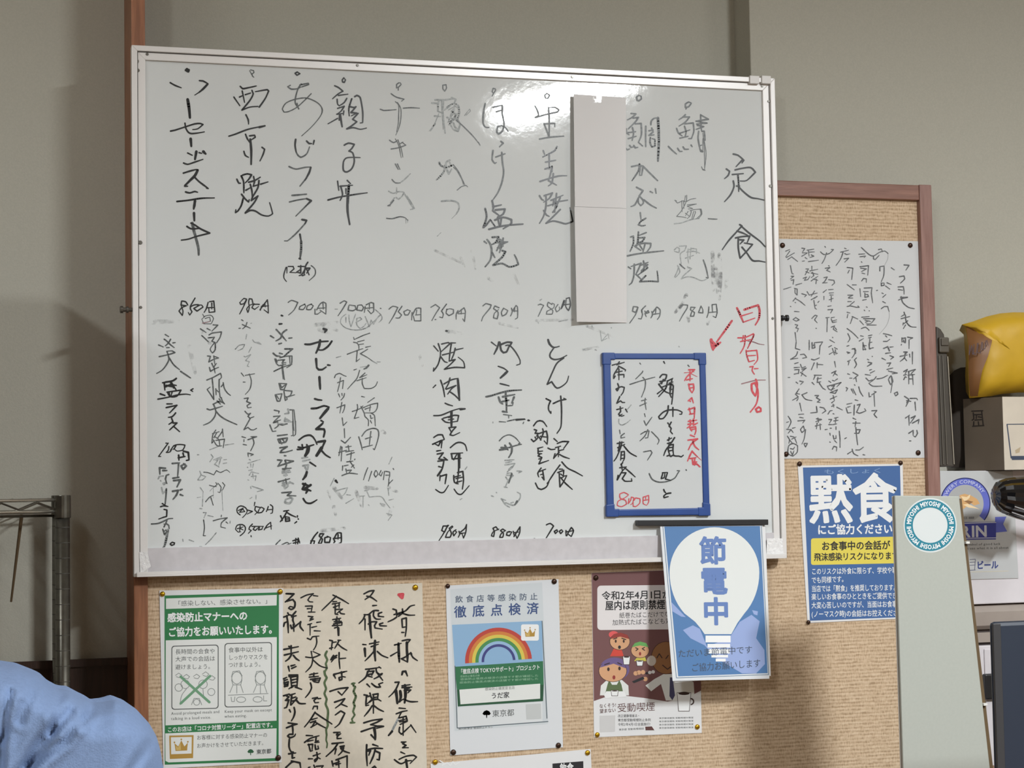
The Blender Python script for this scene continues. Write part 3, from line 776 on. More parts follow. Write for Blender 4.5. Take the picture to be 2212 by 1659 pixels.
1465,420 1490,435;1475,490 1530,515 1595,545;1545,460 1530,510 1480,555;1425,548 1450,545
@W d2 f 310 630 14 320
1600,475 1615,470;1540,640 1530,710;1370,860 1430,800 1510,790 1480,850 1410,880;1630,720 1650,750 1755,785 1720,755 1680,755
1610,830 1570,910;1500,965 1520,975 1600,940 1525,1030 1580,1045 1550,1110 1575,1120
@W d2 m 310 630 15 320
1460,1215 1500,1265;1520,1250 1660,1225;1580,1230 1610,1330 1590,1450 1520,1535;1490,1350 1520,1350
@W d2 m 310 850 17 320
1505,75 1565,65 1540,120 1600,145 1545,180 1560,215 1610,205;1515,265 1560,310 1600,295 1560,340 1590,370 1650,345;1590,380 1500,540 1560,505 1600,540 1640,545 1690,520;1470,645 1525,660;1500,690 1500,720;1490,760 1540,770
1560,690 1690,645 1600,645;1620,645 1650,740 1600,855;1560,890 1565,945;1565,890 1640,910 1600,930
@W d2 f 310 850 15 320
1560,1040 1740,985;1580,985 1600,995;1600,1050 1605,1100;1640,1050 1630,1110;1550,1100 1560,1105;1570,1150 1625,1140;1580,1220 1610,1170 1720,1195;1610,1240 1680,1230;1630,1200 1640,1270;1680,1230 1670,1300;1560,1290 1575,1295
1600,1390 1605,1420;1620,1385 1790,1440 1700,1465;1590,1570 1620,1550;1680,1520 1680,1580
@W d2 d 310 980 18 280
1900,830 1890,890;1650,1045 1600,1000 1600,930 1660,890 1740,920 1770,980 1740,1040 1690,1090;1620,970 1700,930 1640,1000 1720,990;1690,940 1730,990;1770,960 1860,985 1770,1030;2000,920 1910,900 1900,960 1940,1000 1900,1040
1970,960 1950,1010 2020,1000 2060,940 2010,910 1965,960;2130,900 2110,960 2095,990;2165,870 2205,900 2200,1010 2170,1020;2110,960 2190,950
1650,1400 1720,1340 1740,1260 1690,1210 1600,1220 1570,1290 1620,1340 1660,1330;1600,1280 1700,1250;1650,1230 1640,1330;1640,1270 1700,1300
1860,1200 1810,1250 1800,1290 1840,1310 1790,1360;1850,1240 2050,1240;1900,1250 1870,1290 1910,1310 1970,1250;1980,1260 1960,1300 2020,1290 2040,1240;2060,1300 2110,1220 2170,1170 2180,1290;2080,1270 2190,1230;1835,1400 1840,1420
@W d3 m 310 630 20 320
325,640 375,670;310,710 340,730 400,790 460,835;405,710 370,770 325,810;440,765 475,760;225,795 295,825;345,835 385,835
235,970 370,940 470,910 430,885 345,890;350,890 380,1000 350,1080 280,1170 195,1222;385,990 450,1090 540,1165
@W d3 m 310 630 22 320
555,1190 630,1240 705,1290
@W d3 d 310 630 26 320
490,1295 440,1330 285,1360;310,1360 320,1470;330,1350 400,1340 450,1440;330,1420 400,1390 490,1400;410,1350 490,1470;340,1400 430,1420;250,1525 320,1550
@W d3 d 310 630 20 320
350,1500 560,1470 500,1560 400,1570 360,1510;380,1500 400,1570;430,1490 410,1560;215,1605 350,1580 520,1540 640,1530 700,1540;740,1450 705,1470 735,1490
@W d3 d 310 850 22 320
350,155 430,155;340,210 500,175 390,290;480,290 430,345 370,355;420,370 440,420 380,460;440,440 500,440 390,545;450,490 540,570
@W d3 d 310 850 16 320
370,740 290,850 225,940 260,940;335,740 370,745;380,790 370,850 340,880 400,870 450,780 550,760 620,770 590,840 500,860 460,830 490,780 440,790;450,780 400,850;480,790 440,840
@W d3 d 310 850 26 320
525,920 530,995;595,860 670,880 680,990 640,1000;520,960 620,940;590,890 600,930
@W d3 m 310 850 26 320
430,1045 540,1035;525,1040 510,1240;440,1265 530,1250
@W d3 m 310 850 28 320
600,1050 640,1080 590,1130 560,1080 620,1050;450,1300 550,1290 500,1395;435,1460 520,1445 490,1520 440,1580;550,1440 580,1430;550,1510 590,1525;240,1110 245,1205;250,1110 330,1115;290,1150 350,1150
@W d3 f 310 980 24 280
250,430 270,390 340,380;290,460 300,470;340,500 390,490 350,530 330,510;310,580 330,680 360,640;380,620 350,670
@W d3 m 310 980 26 280
430,355 390,370 375,430 400,510;390,600 385,700 370,860
@W d3 d 310 980 22 280
290,905 340,890 420,900;320,850 400,900;350,950 400,960 395,1070 330,1090 260,1115;350,1080 300,1100
@W d3 m 310 980 24 280
135,1200 250,1190 350,1150 430,1110 500,1105;400,1140 380,1190 430,1220 440,1280;350,1250 370,1210 350,1200;330,1290 360,1380 400,1330 380,1300 350,1330
@W d3 f 310 980 42 280
415,1300 400,1400 370,1540 345,1600
@W d3 m 310 980 12 280
425,1300 400,1440 360,1570 320,1610
@W d3 d 310 980 22 280
530,1525 490,1510 455,1540 480,1565 525,1550 535,1520
@W d4 m 570 690 24 320
235,65 270,68;100,245 150,275;185,150 250,220 335,320;340,155 280,200 250,280 180,320;375,280 420,275;225,365 265,355
140,505 190,545 245,550;235,505 280,515;315,440 430,440 370,490 290,560
@W d4 m 570 690 18 320
240,570 330,550 420,545 410,670 340,720;165,590 190,660 220,690 330,670;180,590 200,640;210,610 310,600 270,650;270,650 330,645;150,775 290,710 420,670;285,620 285,760 310,900;270,700 290,890;385,560 390,660
225,955 250,1045 300,1050 340,960 230,955;240,960 265,1020 320,975;170,1125 200,1220 240,1220 270,1110 180,1120;185,1130 225,1190;300,1070 320,1210 350,1190 330,1150;310,1060 420,1070 400,1130 360,1150;340,1160 460,1125
155,1355 230,1370 220,1400;145,1450 240,1440;240,1440 145,1530;165,1530 250,1500;90,1575 110,1640;390,1350 445,1350
@W d4 f 570 690 26 320
360,1340 370,1400 310,1410;320,1470 310,1520 400,1530;340,1490 410,1530;220,1560 350,1560;200,1510 220,1590
@W d4 m 570 690 14 320
430,1350 435,1500 450,1660;450,1350 465,1500 478,1660
@W d4 m 570 910 14 373.3
370,0 375,180 350,185;405,0 405,170 380,190;80,50 110,130 155,125;140,90 170,70 190,40;200,40 240,50 300,30;120,20 180,10
@W d4 m 570 910 20 373.3
175,185 300,170;180,230 300,215 280,265 200,280 180,235;200,230 230,290;240,230 260,260;205,340 300,325 230,370 210,400 280,395 365,370;265,440 285,442
175,495 230,500 180,575;180,575 380,510 275,495;270,500 290,560 260,620;240,610 350,600
@W d4 f 570 910 26 373.3
240,640 330,625;240,660 340,650;290,600 280,700;260,690 300,690;240,790 330,790;250,780 270,860 310,830;330,780 380,800;240,820 310,810
@W d4 m 570 910 20 373.3
185,775 330,735;280,740 290,800;230,915 350,905 300,950 410,955
@W d4 f 570 910 26 373.3
330,960 370,990 330,1050 270,1040 280,1000 340,985
@W d4 d 570 910 18 373.3
255,1150 320,1140;300,1145 260,1220 210,1285 230,1270;300,1170 350,1200 410,1225;215,1210 240,1270;275,1220 280,1280 330,1275 325,1230 275,1220;275,1250 330,1250;430,1210 430,1230;440,1250 445,1255;420,1285 395,1305
@W d4 m 570 910 14 373.3
210,1520 160,1570 120,1635;220,1610 350,1560;230,1580 300,1550 330,1570
@W d4 d 570 910 16 373.3
370,1530 440,1510 430,1590 380,1590;375,1560 460,1540;410,1500 405,1590;440,1495 460,1560
@W d5 d 570 690 34 320
890,140 935,155 910,190;840,310 825,400 780,500;780,590 790,720;830,860 835,945 842,1040
@W d5 d 570 690 28 320
615,370 690,372 830,335 960,325;1015,325 960,400 880,455 820,455
790,720 820,750 870,750 930,710;955,680 990,685;760,1185 810,1200 865,1205;710,1330 790,1325 900,1290 975,1310
@W d5 d 570 690 40 320
960,1330 900,1400 840,1475
@W d5 d 570 690 26 320
855,1510 890,1530;880,1550 790,1640 850,1630 910,1655
@W d5 d 570 910 28 373.3
740,40 670,100 770,100 780,130 765,200;690,265 785,250 750,330
@W d5 d 570 910 44 373.3
740,340 675,440
@W d5 d 570 910 22 373.3
735,370 790,430 850,465;450,240 520,190 600,180 650,230 680,295;440,330 500,340 640,300;430,360 500,360;490,300 500,360;550,300 570,370;590,525 665,575
@W d5 d 570 910 44 373.3
570,330 560,390 530,440
@W d5 f 570 910 24 373.3
490,470 560,460;500,510 590,490;500,570 570,560 560,620;530,590 550,640 500,750
@W d5 d 570 910 30 373.3
550,650 535,700 500,745;500,800 590,830;530,800 490,870;600,815 530,860 600,890;560,880 540,920;500,870 530,880
@W d5 d 570 910 22 373.3
505,990 540,1040 600,1050 680,1005
@W d5 d 570 910 18 373.3
690,1420 640,1480 600,1560 600,1600 640,1570 650,1530 600,1530;760,1440 720,1440 710,1470 750,1510 730,1570 700,1560 740,1480 770,1440;820,1480 780,1490 780,1550 840,1550 855,1490 810,1470;890,1500 910,1540 895,1555;900,1500 940,1430 990,1430 990,1550 950,1570;910,1500 985,1490;950,1450 950,1510
@W d6 m 570 690 15 320
1580,205 1480,240 1350,300 1340,265;1340,340 1390,350 1420,400 1420,450;1400,335 1500,310;1420,375 1490,365;1245,520 1350,480 1480,435
1520,415 1595,400;1550,445 1460,500 1440,510 1550,570 1620,620;1395,460 1380,630 1430,590;1345,755 1385,740
1430,760 1390,880 1320,960 1250,1040;1510,800 1430,870 1540,825;1390,915 1530,870;1470,880 1470,960 1500,1030 1600,1030 1670,990 1695,930
@W d6 m 570 690 26 320
1565,685 1530,725 1495,740
@W d6 f 570 690 14 320
1690,635 1740,635;1620,620 1690,660;1080,570 1150,550;1440,715 1530,700
@W d6 m 570 690 15 320
1460,1150 1505,1160;1650,1170 1550,1240;1395,1270 1400,1330 1350,1480 1420,1460;1320,1375 1440,1330 1480,1290;1450,1300 1500,1400 1510,1450 1560,1500 1560,1590;1480,1320 1600,1270 1700,1250 1690,1330 1640,1390 1510,1395;1590,1290 1580,1370;1510,1340 1600,1310;1600,1400 1650,1430 1665,1590;1590,1430 1600,1480 1630,1470;1590,1510 1610,1550
1055,870 1070,830 1130,805 1180,830 1230,850;1100,945 1190,910 1175,1035;1145,870 1130,960 1100,1080;1115,1110 1135,1160;1165,1105 1170,1140;1205,1105 1190,1160 1150,1205
1090,1320 1210,1275 1200,1340 1175,1395;1165,1240 1150,1320 1135,1400;1170,1470 1185,1585 1240,1530;1200,1640 1200,1655
@W d6 m 570 910 15 373.3
1215,200 1240,280 1260,365;1255,190 1310,120 1400,90 1460,110 1470,180 1440,300 1415,365 1400,350;1300,225 1380,200;1370,130 1350,300;1270,335 1390,305
1030,95 1035,210;990,245 1040,280 1110,205;985,320 960,440;960,400 1060,370;1000,330 990,510;1050,330 1120,320;1080,310 1090,380;1050,390 1150,375;1060,430 1160,400;1120,400 1110,495
1060,520 1140,510;1010,570 1005,630;1030,570 1080,560;1100,510 1160,600;1150,560 1120,590;1165,485 1160,495;1000,695 1090,665 1200,675;1050,610 1060,660;1060,630 1120,625 1090,660
@W d6 m 570 910 13 373.3
1330,595 1300,670 1275,750;1380,640 1340,765;1430,630 1410,680 1430,715 1460,680 1440,630;1500,630 1475,680 1500,700 1520,650;1545,640 1530,750;1560,640 1610,650 1610,700 1600,740;1560,690 1610,690;1600,740 1600,800 1650,750;1600,790 1590,830;1655,605 1665,620
@W d6 f 570 910 12 373.3
920,890 1070,850 1040,920 980,980;1050,1050 1150,990;1230,960 1290,955;1320,900 1350,970 1500,965 1560,1040 1615,1110;1290,890 1340,880;900,730 850,830;1590,860 1600,950;1600,1010 1660,995;1490,1050 1520,1085;1270,960 1270,1100;1340,1070 1350,1080;1640,460 1600,550;1570,1180 1640,1200 1590,1270;1060,940 1110,945
@W d6 d 570 910 30 373.3
920,760 940,785
@W d6 s 570 910 50 373.3
830,900 870,1000;1180,900 1250,1080;1300,850 1450,860;1400,1040 1550,1080;1600,850 1700,900;1640,1100 1600,1200;900,1100 920,1200;740,1400 1030,1370;900,850 1000,990;1520,130 1550,150
@W e1 d 920 700 26 360
270,90 285,92
@W e1 d 920 700 18 360
105,290 165,360;165,260 195,360 190,430;210,265 300,245 320,260 200,370;330,250 395,250;340,250 320,380 310,480;390,320 370,400 340,470;385,345 495,320;220,410 380,370;195,430 250,500 285,510;190,440 160,540 100,625 105,580;310,490 390,470 320,540 245,600 380,575 515,580 500,500 430,440
195,745 230,850 250,965;240,795 340,740 430,720;320,715 300,790 260,860;270,865 400,815 340,860 290,930;320,900 380,940 440,1000;255,1050 300,1070 355,1085;105,1215 200,1210 350,1150 450,1120
215,1260 260,1300 320,1310;230,1250 380,1210 435,1215 420,1290 350,1300;300,1240 330,1235;305,1375 400,1365 350,1420 320,1470 360,1480 450,1440;310,1380 340,1440;300,1270 370,1260;130,810 95,845
@W e1 d 920 700 30 360
425,740 435,860 445,1010;340,1160 340,1300 340,1370;460,1130 520,1125
@W e1 d 920 910 19 360
105,215 160,180 220,180 245,240 205,260;90,305 200,255 170,325 120,300;215,250 205,355;145,395 200,385;150,435 230,420 170,500 280,515;160,530 240,520 225,600 195,680 155,730;240,480 290,515;170,600 210,610;190,720 185,790;195,730 275,705 255,830;210,640 150,720
325,350 400,290 460,280 520,310 545,390;340,430 350,500 470,490;335,430 490,420;370,510 410,440;430,430 435,640 415,830;450,430 450,620;370,720 380,810 430,830;420,680 490,665 500,780 485,900;400,760 490,740;410,810 480,790;380,740 460,720
@W e1 d 920 910 16 360
130,905 190,945 240,940 300,850;375,900 420,960 470,970 520,920 575,855;300,1380 280,1410
290,1390 230,1390 210,1450 250,1470 290,1380 240,1480 170,1590;350,1390 310,1420 340,1490 320,1540 260,1540 290,1470 360,1400;400,1440 360,1470 370,1520 410,1470 380,1450;440,1460 450,1500 430,1540;460,1470 520,1420 540,1370 530,1470 500,1550 480,1490;460,1490 520,1480
@W e1 f 920 910 14 360
455,1040 480,1025;545,605 520,640;890,10 890,25
@W e2 d 920 700 24 360
970,240 950,310 905,400;980,240 1000,350 1030,380 1070,370 1110,280;1000,270 1080,240 1140,245 1110,300
@W e2 d 920 700 17 360
870,240 935,290;1060,285 1110,280 1190,370 1250,480 1250,530 1205,545;960,560 1040,590 1090,630
@W e2 d 920 700 30 360
1080,630 1040,670 990,715
@W e2 d 920 700 18 360
985,790 1050,805 1105,820
@W e2 m 920 700 24 360
800,965 870,950 1000,910 1120,885 1270,875
@W e2 m 920 700 26 360
1060,900 1060,960 1070,1040 1070,1160;1020,965 1180,935;965,970 990,1040 1020,1060;1010,1030 1100,1010;1170,970 1140,1050;1020,1160 1080,1170
@W e2 m 920 700 15 360
1080,1085 1150,1080 1160,1040;1030,1200 1140,1215;1100,1215 1100,1250;975,1295 1060,1300;1080,1290 1200,1265 1320,1265;1290,1320 1300,1300
975,1550 1030,1495 1110,1470 1190,1510 1245,1575
@W e2 d 920 700 26 360
1360,1278 1375,1280;1200,1270 1310,1262
@W e2 m 920 910 24 360
1110,290 1140,340 1135,420 1100,480;1000,350 1100,350;980,380 1080,370;1050,320 1090,380
@W e2 m 920 910 18 360
1100,350 1200,320 1270,305;1230,300 1250,290
@W e2 f 920 910 18 360
1050,520 1170,510;1060,550 1140,535;1050,580 1180,560 1140,620 1080,670;1100,640 1140,600;1080,690 1140,685;1070,715 1160,720 1100,780 1050,880;1060,740 1100,800;1040,870 1080,880;1210,660 1270,665 1230,685;1000,1030 1060,1050;1010,1040 1060,1110 1110,1140;1060,1080 1130,1110 1180,1110 1250,1020 1250,960 1210,940;1130,1085 1160,1075;870,990 900,1000;935,945 940,950
@W e2 m 920 910 24 360
1140,700 1100,820;1210,1060 1180,1110
@W e2 d 920 910 16 360
960,1440 930,1400 890,1420 910,1460 900,1530 870,1520 890,1470 970,1430;1050,1450 1020,1430 990,1450 1030,1490 1020,1540 980,1540 1000,1490 1060,1450;1110,1470 1080,1470 1070,1510 1110,1520 1140,1470 1100,1460;1160,1460 1170,1510;1170,1530 1200,1480 1250,1400 1245,1480 1210,1555 1190,1500;1170,1480 1230,1470
@W e3 d 920 700 19 360
1625,205 1650,270 1700,310 1770,295;1700,315 1650,390 1650,440 1700,470 1780,460 1870,415;1830,450 1740,520 1680,640 1610,800 1670,765 1700,810 1740,850 1800,830 1870,770 1895,690
1595,990 1655,1020 1630,1080 1630,1140 1660,1185 1660,1160;1690,1055 1780,1015 1860,1000 1830,985;1790,955 1800,1100 1800,1250 1790,1370 1740,1450
1430,1350 1480,1290 1550,1290 1605,1360;1440,1400 1470,1410 1450,1450 1490,1450 1470,1490;1550,1390 1560,1440 1520,1540;1480,1460 1600,1420 1615,1500 1610,1595 1570,1550;1520,1490 1600,1500;1400,1530 1430,1560 1480,1520 1490,1480;1500,1500 1530,1540;1450,1500 1460,1520
1700,1520 1745,1560;1745,1585 1810,1560 1895,1560 1830,1650
@W e3 d 920 910 18 360
1720,350 1790,330;1760,350 1760,470;1620,355 1660,375 1715,370;1765,390 1830,375;1770,410 1740,440 1695,495;1775,440 1830,470 1905,495;1715,430 1695,490
1485,360 1555,340;1490,375 1490,430 1540,430;1500,400 1550,395;1510,440 1490,460 1540,480 1500,565 1570,540 1630,520;1500,500 1540,490;1530,620 1485,690 1500,740;1500,670 1590,635;1550,650 1570,780 1540,740;1555,700 1520,710
1455,820 1490,890 1530,905 1600,870 1635,800 1610,820
1780,580 1700,690 1610,830;1805,540 1880,620 1980,670 2080,725;1770,635 1815,635;1750,680 1830,650 1825,740;1770,690 1780,870 1830,800 1870,720 1820,730;1790,700 1815,720;1800,760 1850,820 1945,905;1780,750 1820,745
@W e3 d 920 910 17 360
1600,1375 1650,1355 1695,1390 1640,1480 1575,1585;1740,1440 1705,1460 1720,1490 1750,1460 1735,1440;1800,1440 1770,1460 1790,1490 1820,1460 1800,1440;1860,1450 1860,1520;1870,1520 1900,1460 1930,1410 1960,1450 1930,1530 1880,1490;1860,1470 1960,1450
@W e3 m 920 910 22 360
1440,1560 1450,1560
@C k1 d 600 1260 32 266.7
150,185 290,190 200,280 135,335;160,320 270,290 310,340 300,430 240,470 195,445 220,415 270,425;180,530 200,570;325,505 260,580 200,560;250,600 330,580;280,590 270,660 300,740
105,605 180,580;160,580 180,700 190,885;105,770 120,710 160,690;230,750 250,810 300,780 410,690;280,740 290,860;410,690 400,770 460,850
110,1185 370,1135;120,1285 370,1225;240,1120 240,1260;200,1130 240,1160;250,1270 200,1350 140,1395;280,1290 330,1350 385,1385;190,1490 210,1575;240,1480 310,1460;250,1525 330,1490
200,1645 360,1640
@C k1 d 600 1450 30 278.7
100,130 155,105;110,160 170,140;110,190 120,270;120,200 180,180 170,250 110,265;130,230 170,220;195,90 290,60;220,90 240,280;230,100 340,80 330,270;240,150 330,130;240,200 330,180;240,250 320,240;260,260 190,300;300,270 410,310
100,420 200,390;150,420 190,440 130,500;150,500 190,490 150,620 115,630;210,410 300,380;240,420 230,490 220,580;250,460 310,440;250,510 320,500;330,460 230,580;320,490 370,550 475,555;200,660 220,700;280,620 295,700 270,790 235,850
180,885 335,905;150,970 250,930 335,905;250,920 260,1000 260,1080;260,1080 200,1080 170,1110 210,1140 290,1110 305,1075;200,1165 195,1300 230,1380 270,1385;190,1415 310,1400;250,1410 250,1490 290,1480;235,1540 290,1550 380,1570 395,1660;140,1650 240,1560 290,1550
@C k2 d 600 1260 24 266.7
415,260 520,210 640,185 570,250 540,300 570,330 630,335;640,220 720,230;495,410 620,405 600,510;530,455 610,450;550,515 670,515;545,590 630,600 580,640 640,640 570,670;700,700 775,690
540,740 610,720;580,740 580,930;610,790 700,770;655,850 765,855;530,985 590,1010 620,960 740,945;690,960 700,1050 680,1130 640,1195;600,1220 620,1340;500,1320 630,1330 760,1280 630,1220;630,1350 600,1480 500,1590
640,1380 760,1480 890,1520
570,1640 720,1610;640,1620 640,1660
@C k2 d 600 1450 26 278.7
570,50 680,35;620,30 620,100;540,100 700,85;560,140 730,115 700,190 620,180 600,150;640,120 640,180;600,160 700,150;560,200 580,280 540,370 475,450;595,465 680,450 620,500 640,540 700,535;690,470 740,465
620,600 600,650;620,600 680,600 680,650;640,700 560,830 460,955;640,710 740,780 880,870 930,905;580,830 680,800;560,880 650,850 580,960;570,960 680,900;640,870 740,930 820,970
490,1100 600,1105;460,1220 560,1150 710,1105;510,1200 610,1180;530,1250 560,1370 600,1360;520,1260 600,1250 590,1340;660,1130 650,1200 700,1190;640,1220 710,1215;640,1260 650,1340 700,1330 690,1280;530,1500 600,1500
610,1450 730,1410;670,1390 680,1500 640,1550 630,1520 690,1480 730,1500;530,1650 560,1640;620,1610 640,1660;660,1630 780,1620 750,1660
@C k3 d 600 1260 26 266.7
1050,230 940,340 790,485;990,210 1130,280 1270,365;990,330 1060,325;980,370 1120,345;1000,430 1110,390;1030,380 1030,550 1080,560;1100,350 1100,440;1040,470 1160,460;1160,460 1060,540;1100,500 1130,540 1200,550
985,650 1130,625;1060,600 1070,800;1010,690 1140,680;1040,640 1040,710;1100,640 1100,720;980,760 1150,750;1000,730 1150,700 1150,750;1020,800 1080,780
@C k3 d 600 1260 46 266.7
1085,800 1090,930
@C k3 d 600 1260 26 266.7
930,1020 980,1030 960,1190;930,1165 990,1150;980,1060 1050,1050;1100,1020 1060,1100 1020,1165;1080,1020 1130,1020;1070,1080 1150,1150 1240,1200;1000,1290 960,1350 1030,1300 1060,1290 1000,1360 960,1410;950,1370 1060,1330;1100,1240 1100,1380 1115,1530;1110,1350 1220,1340
1000,1640 1120,1600 1240,1575;1000,1640 1000,1660;1150,1590 1150,1660
@C k3 d 600 1450 28 278.7
960,50 990,120;970,50 1150,10;1090,10 1100,80 1100,140 1060,155 1050,110 1110,90 1160,100;895,345 1040,300 1205,280 1140,360 1100,410;1035,350 1100,410
975,530 1150,470 1080,560 990,630;1080,560 1190,605;1080,680 1040,710 985,750;1090,685 1150,720 1100,820 1050,910 980,965;960,1050 1070,1045;1030,1050 1010,1090 1060,1080 1020,1120 1020,1155 1090,1150;1060,1080 1080,1070
930,1240 1030,1230 1130,1220;1030,1240 960,1340 830,1460;1000,1330 980,1420;1140,1280 1070,1290 1130,1310 1100,1380 1040,1440;1080,1320 1140,1370 1230,1400;930,1540 950,1630;1000,1520 1190,1450 1190,1660;950,1590 1060,1550;1040,1510 1050,1660;1000,1600 1080,1580
@C k3 g 600 1260 36 266.7
880,1220 850,1290 890,1370 860,1440 880,1520 840,1590 850,1660
@C k3 g 600 1450 36 278.7
800,0 810,60 840,110 800,200 830,300 800,380 840,480 820,560 860,660 860,760 850,850 860,930 830,1000 840,1090 830,1180 850,1240 840,1310
@C k3 g 750 1450 36 278.7
105,205 110,250 140,270 110,350 150,430 110,540 130,600 100,690 130,750 80,820 100,880;80,215 130,205;60,882 130,880
@C k4 d 750 1260 28 266.7
300,190 400,140 480,130 420,220 320,290;350,230 430,250 530,320;460,400 530,395;560,490 470,490 380,560 300,560;320,560 290,640 215,725;320,640 320,835;480,500 470,580 520,640 600,640
620,520 560,540 560,590 655,600;380,730 440,690 530,690 490,760 500,800 630,820;640,710 580,730 590,760 705,765
@C k4 d 750 1260 44 266.7
400,570 410,720 420,850 435,975;315,1170 325,1310;500,1030 490,1200 505,1385
@C k4 d 750 1260 28 266.7
280,1095 340,1100;400,1085 570,1050;430,1135 560,1090;480,1220 400,1310 320,1390;540,1220 620,1290 730,1335;330,1540 440,1530 560,1510;400,1540 340,1660;400,1580 480,1570 440,1650;520,1520 530,1600 620,1640;570,1500 605,1520
@C k4 d 750 1450 28 278.7
350,0 320,100 200,200;350,60 440,40 440,0;350,80 430,100;500,0 560,90 610,155;600,40 540,90 460,130;600,40 560,50;340,220 390,270;420,210 500,270 570,270 540,220 610,195
290,405 350,410;390,375 410,430;330,420 320,590 370,580;330,440 400,420 430,480 340,560;440,400 530,385 520,480;450,420 450,500;460,450 520,440;380,530 440,490 530,480 580,510
450,520 450,720;430,590 370,680 295,770;460,590 540,650 625,690
285,885 440,840 600,820 520,870 400,915 540,940;240,1035 400,980 540,940 625,945 500,980
@C k4 d 750 1450 44 278.7
465,980 480,1080 480,1170
@C k4 d 750 1450 30 278.7
410,1090 480,1170;335,1260 330,1400 345,1620;340,1350 460,1320 610,1325;350,1370 400,1360 370,1440;440,1255 530,1285;480,1340 450,1450 390,1585;490,1370 560,1400 550,1520 510,1510;430,1660 470,1630 500,1660
@C k5 r 750 1260 50 266.7
925,205 1000,195 985,260 940,225 975,225
@C k5 d 750 1260 28 266.7
820,460 880,480 890,610;840,560 990,510;880,610 820,650 730,690;990,460 1000,540 1100,570 1210,570;900,560 1050,490 1130,410 1210,390;920,590 980,550
980,640 1060,620 1060,800 1040,950;980,640 990,790 1050,780;980,880 1020,880;850,1105 970,1075;780,1300 900,1230;985,1030 1080,1010 1130,1010 1070,1090
970,1350 1080,1410;980,1350 1060,1310 1140,1240 1160,1270;1140,1260 1180,1330 1260,1385
980,1640 990,1580 1050,1570 1080,1660
@C k5 d 750 1260 44 266.7
920,1080 925,1250 935,1410;1070,1060 1070,1200 1080,1300 1080,1410
@C k5 d 750 1450 28 278.7
940,60 960,0 1000,10 1030,80;820,190 890,185 840,300 780,380 715,440;940,250 1080,230;940,280 1110,270;980,330 1090,320 1040,370;1000,300 1070,290
970,480 1080,520 1210,520
@C k5 d 750 1450 46 278.7
835,320 850,440 860,550;910,340 920,440 900,520;990,240 1000,400 985,540
@C k5 d 750 1450 26 278.7
860,540 960,480;890,630 1000,640;840,730 950,690 1030,675;930,700 880,800;890,800 1010,770 1030,850 900,870;890,850 1000,820;910,910 1030,860;960,780 960,1100;900,960 890,1040 930,1080 1090,930;1090,920 1180,1050
930,1215 1010,1210;990,1215 950,1240 1010,1270 950,1310 1050,1310;920,1385 990,1415;890,1510 1000,1460 1140,1440 1190,1470 1080,1580;810,1515 920,1585 1020,1540 1100,1530
@C k5 d 750 1450 44 278.7
1010,1520 1030,1660
@C k5 f 750 1450 36 278.7
870,820 800,960 740,1080
@C k5 d 750 1450 40 278.7
770,1030 710,1100
@N n1 n 1680 510 15 320
120,225 180,200;180,225 120,310;130,320 250,250;150,350 210,310;210,310 300,380;190,440 215,560 235,565;200,600 240,600 190,640;200,660 240,650 230,720;90,795 200,760;270,730 360,705;250,780 290,790 290,880 260,850 260,790
230,970 270,920;260,930 330,970 410,1035;260,990 270,995;190,1050 200,1055;250,1125 320,1130;230,1245 270,1215 320,1250 280,1270 230,1245;260,1320 300,1330 270,1370 310,1380 290,1430;260,1440 280,1600
@N n1 n 1690 740 15 346.7
190,0 180,80 245,100;210,125 190,180 115,230 215,215;250,165 300,160 335,205 280,215;170,290 220,275;165,345 240,340;170,375 230,370 220,430;165,435 230,420;250,300 270,350 320,330;270,370 330,350 270,400;250,410 330,465;280,420 260,460
190,545 215,565;240,530 290,540 250,580;230,640 190,700 240,710;180,710 220,750 140,795;200,800 220,770;340,690 270,720 320,780 410,800;240,835 265,945;225,990 295,985;240,1030 290,1040;215,1080 310,1070 280,1110;80,480 105,480
310,1210 290,1150 250,1200 270,1240 320,1200 300,1330 270,1400;300,1390 345,1390 320,1440 300,1400
80,1015 120,1090 80,1180;60,1100 90,1090;60,1195 120,1200 80,1250;140,1180 180,1170;120,1200 150,1240;70,1290 100,1340 90,1390;110,1290 160,1300 200,1390;130,1330 190,1300;100,1340 140,1390;75,1500 90,1420 150,1390 210,1420 205,1510 145,1565 90,1540 75,1490
110,1460 150,1470 170,1440;115,1500 140,1550 160,1490
@N n2 n 1680 510 15 320
360,180 405,185 370,240;360,300 440,255;370,250 440,250;440,210 540,195;460,240 550,235;460,220 470,300;500,280 540,300 480,320;410,320 440,340;370,375 400,370;460,380 610,360;420,490 460,490 410,580;420,530 470,550;380,630 430,610 400,660 450,650 480,600
510,450 510,510;480,520 600,495;500,550 600,570;520,540 540,590 500,620;500,670 600,600;530,640 600,660;570,710 580,640;360,860 430,880 400,910;440,830 470,880;470,880 590,850;550,820 500,900;500,950 590,900 550,930;540,960 560,1080 580,1090;600,990 620,970;550,1040 580,1030
510,1230 560,1180 590,1190 550,1250 590,1295;570,1375 580,1380;470,1555 475,1660;510,1600 520,1660;530,1640 550,1600;560,1590 670,1580 630,1650
@N n2 n 1690 740 16 346.7
370,0 370,100;410,0 410,80 450,70 440,0;420,40 450,30;520,40 510,160;400,230 440,240 510,210;480,300 560,305;480,280 480,350;440,280 400,375;440,450 540,450;450,460 430,510;490,480 480,550 530,540;480,500 540,490;410,550 440,580;510,560 560,630 595,650
450,730 500,730 470,760 520,790 480,820 520,825;470,880 480,960 390,970;520,890 570,900 600,940 550,975;470,1050 540,1060 460,1090;490,1040 500,1100;455,1150 540,1130;480,1110 470,1190;520,1120 525,1200;590,1200 620,1195
@N n3 n 1680 510 15 320
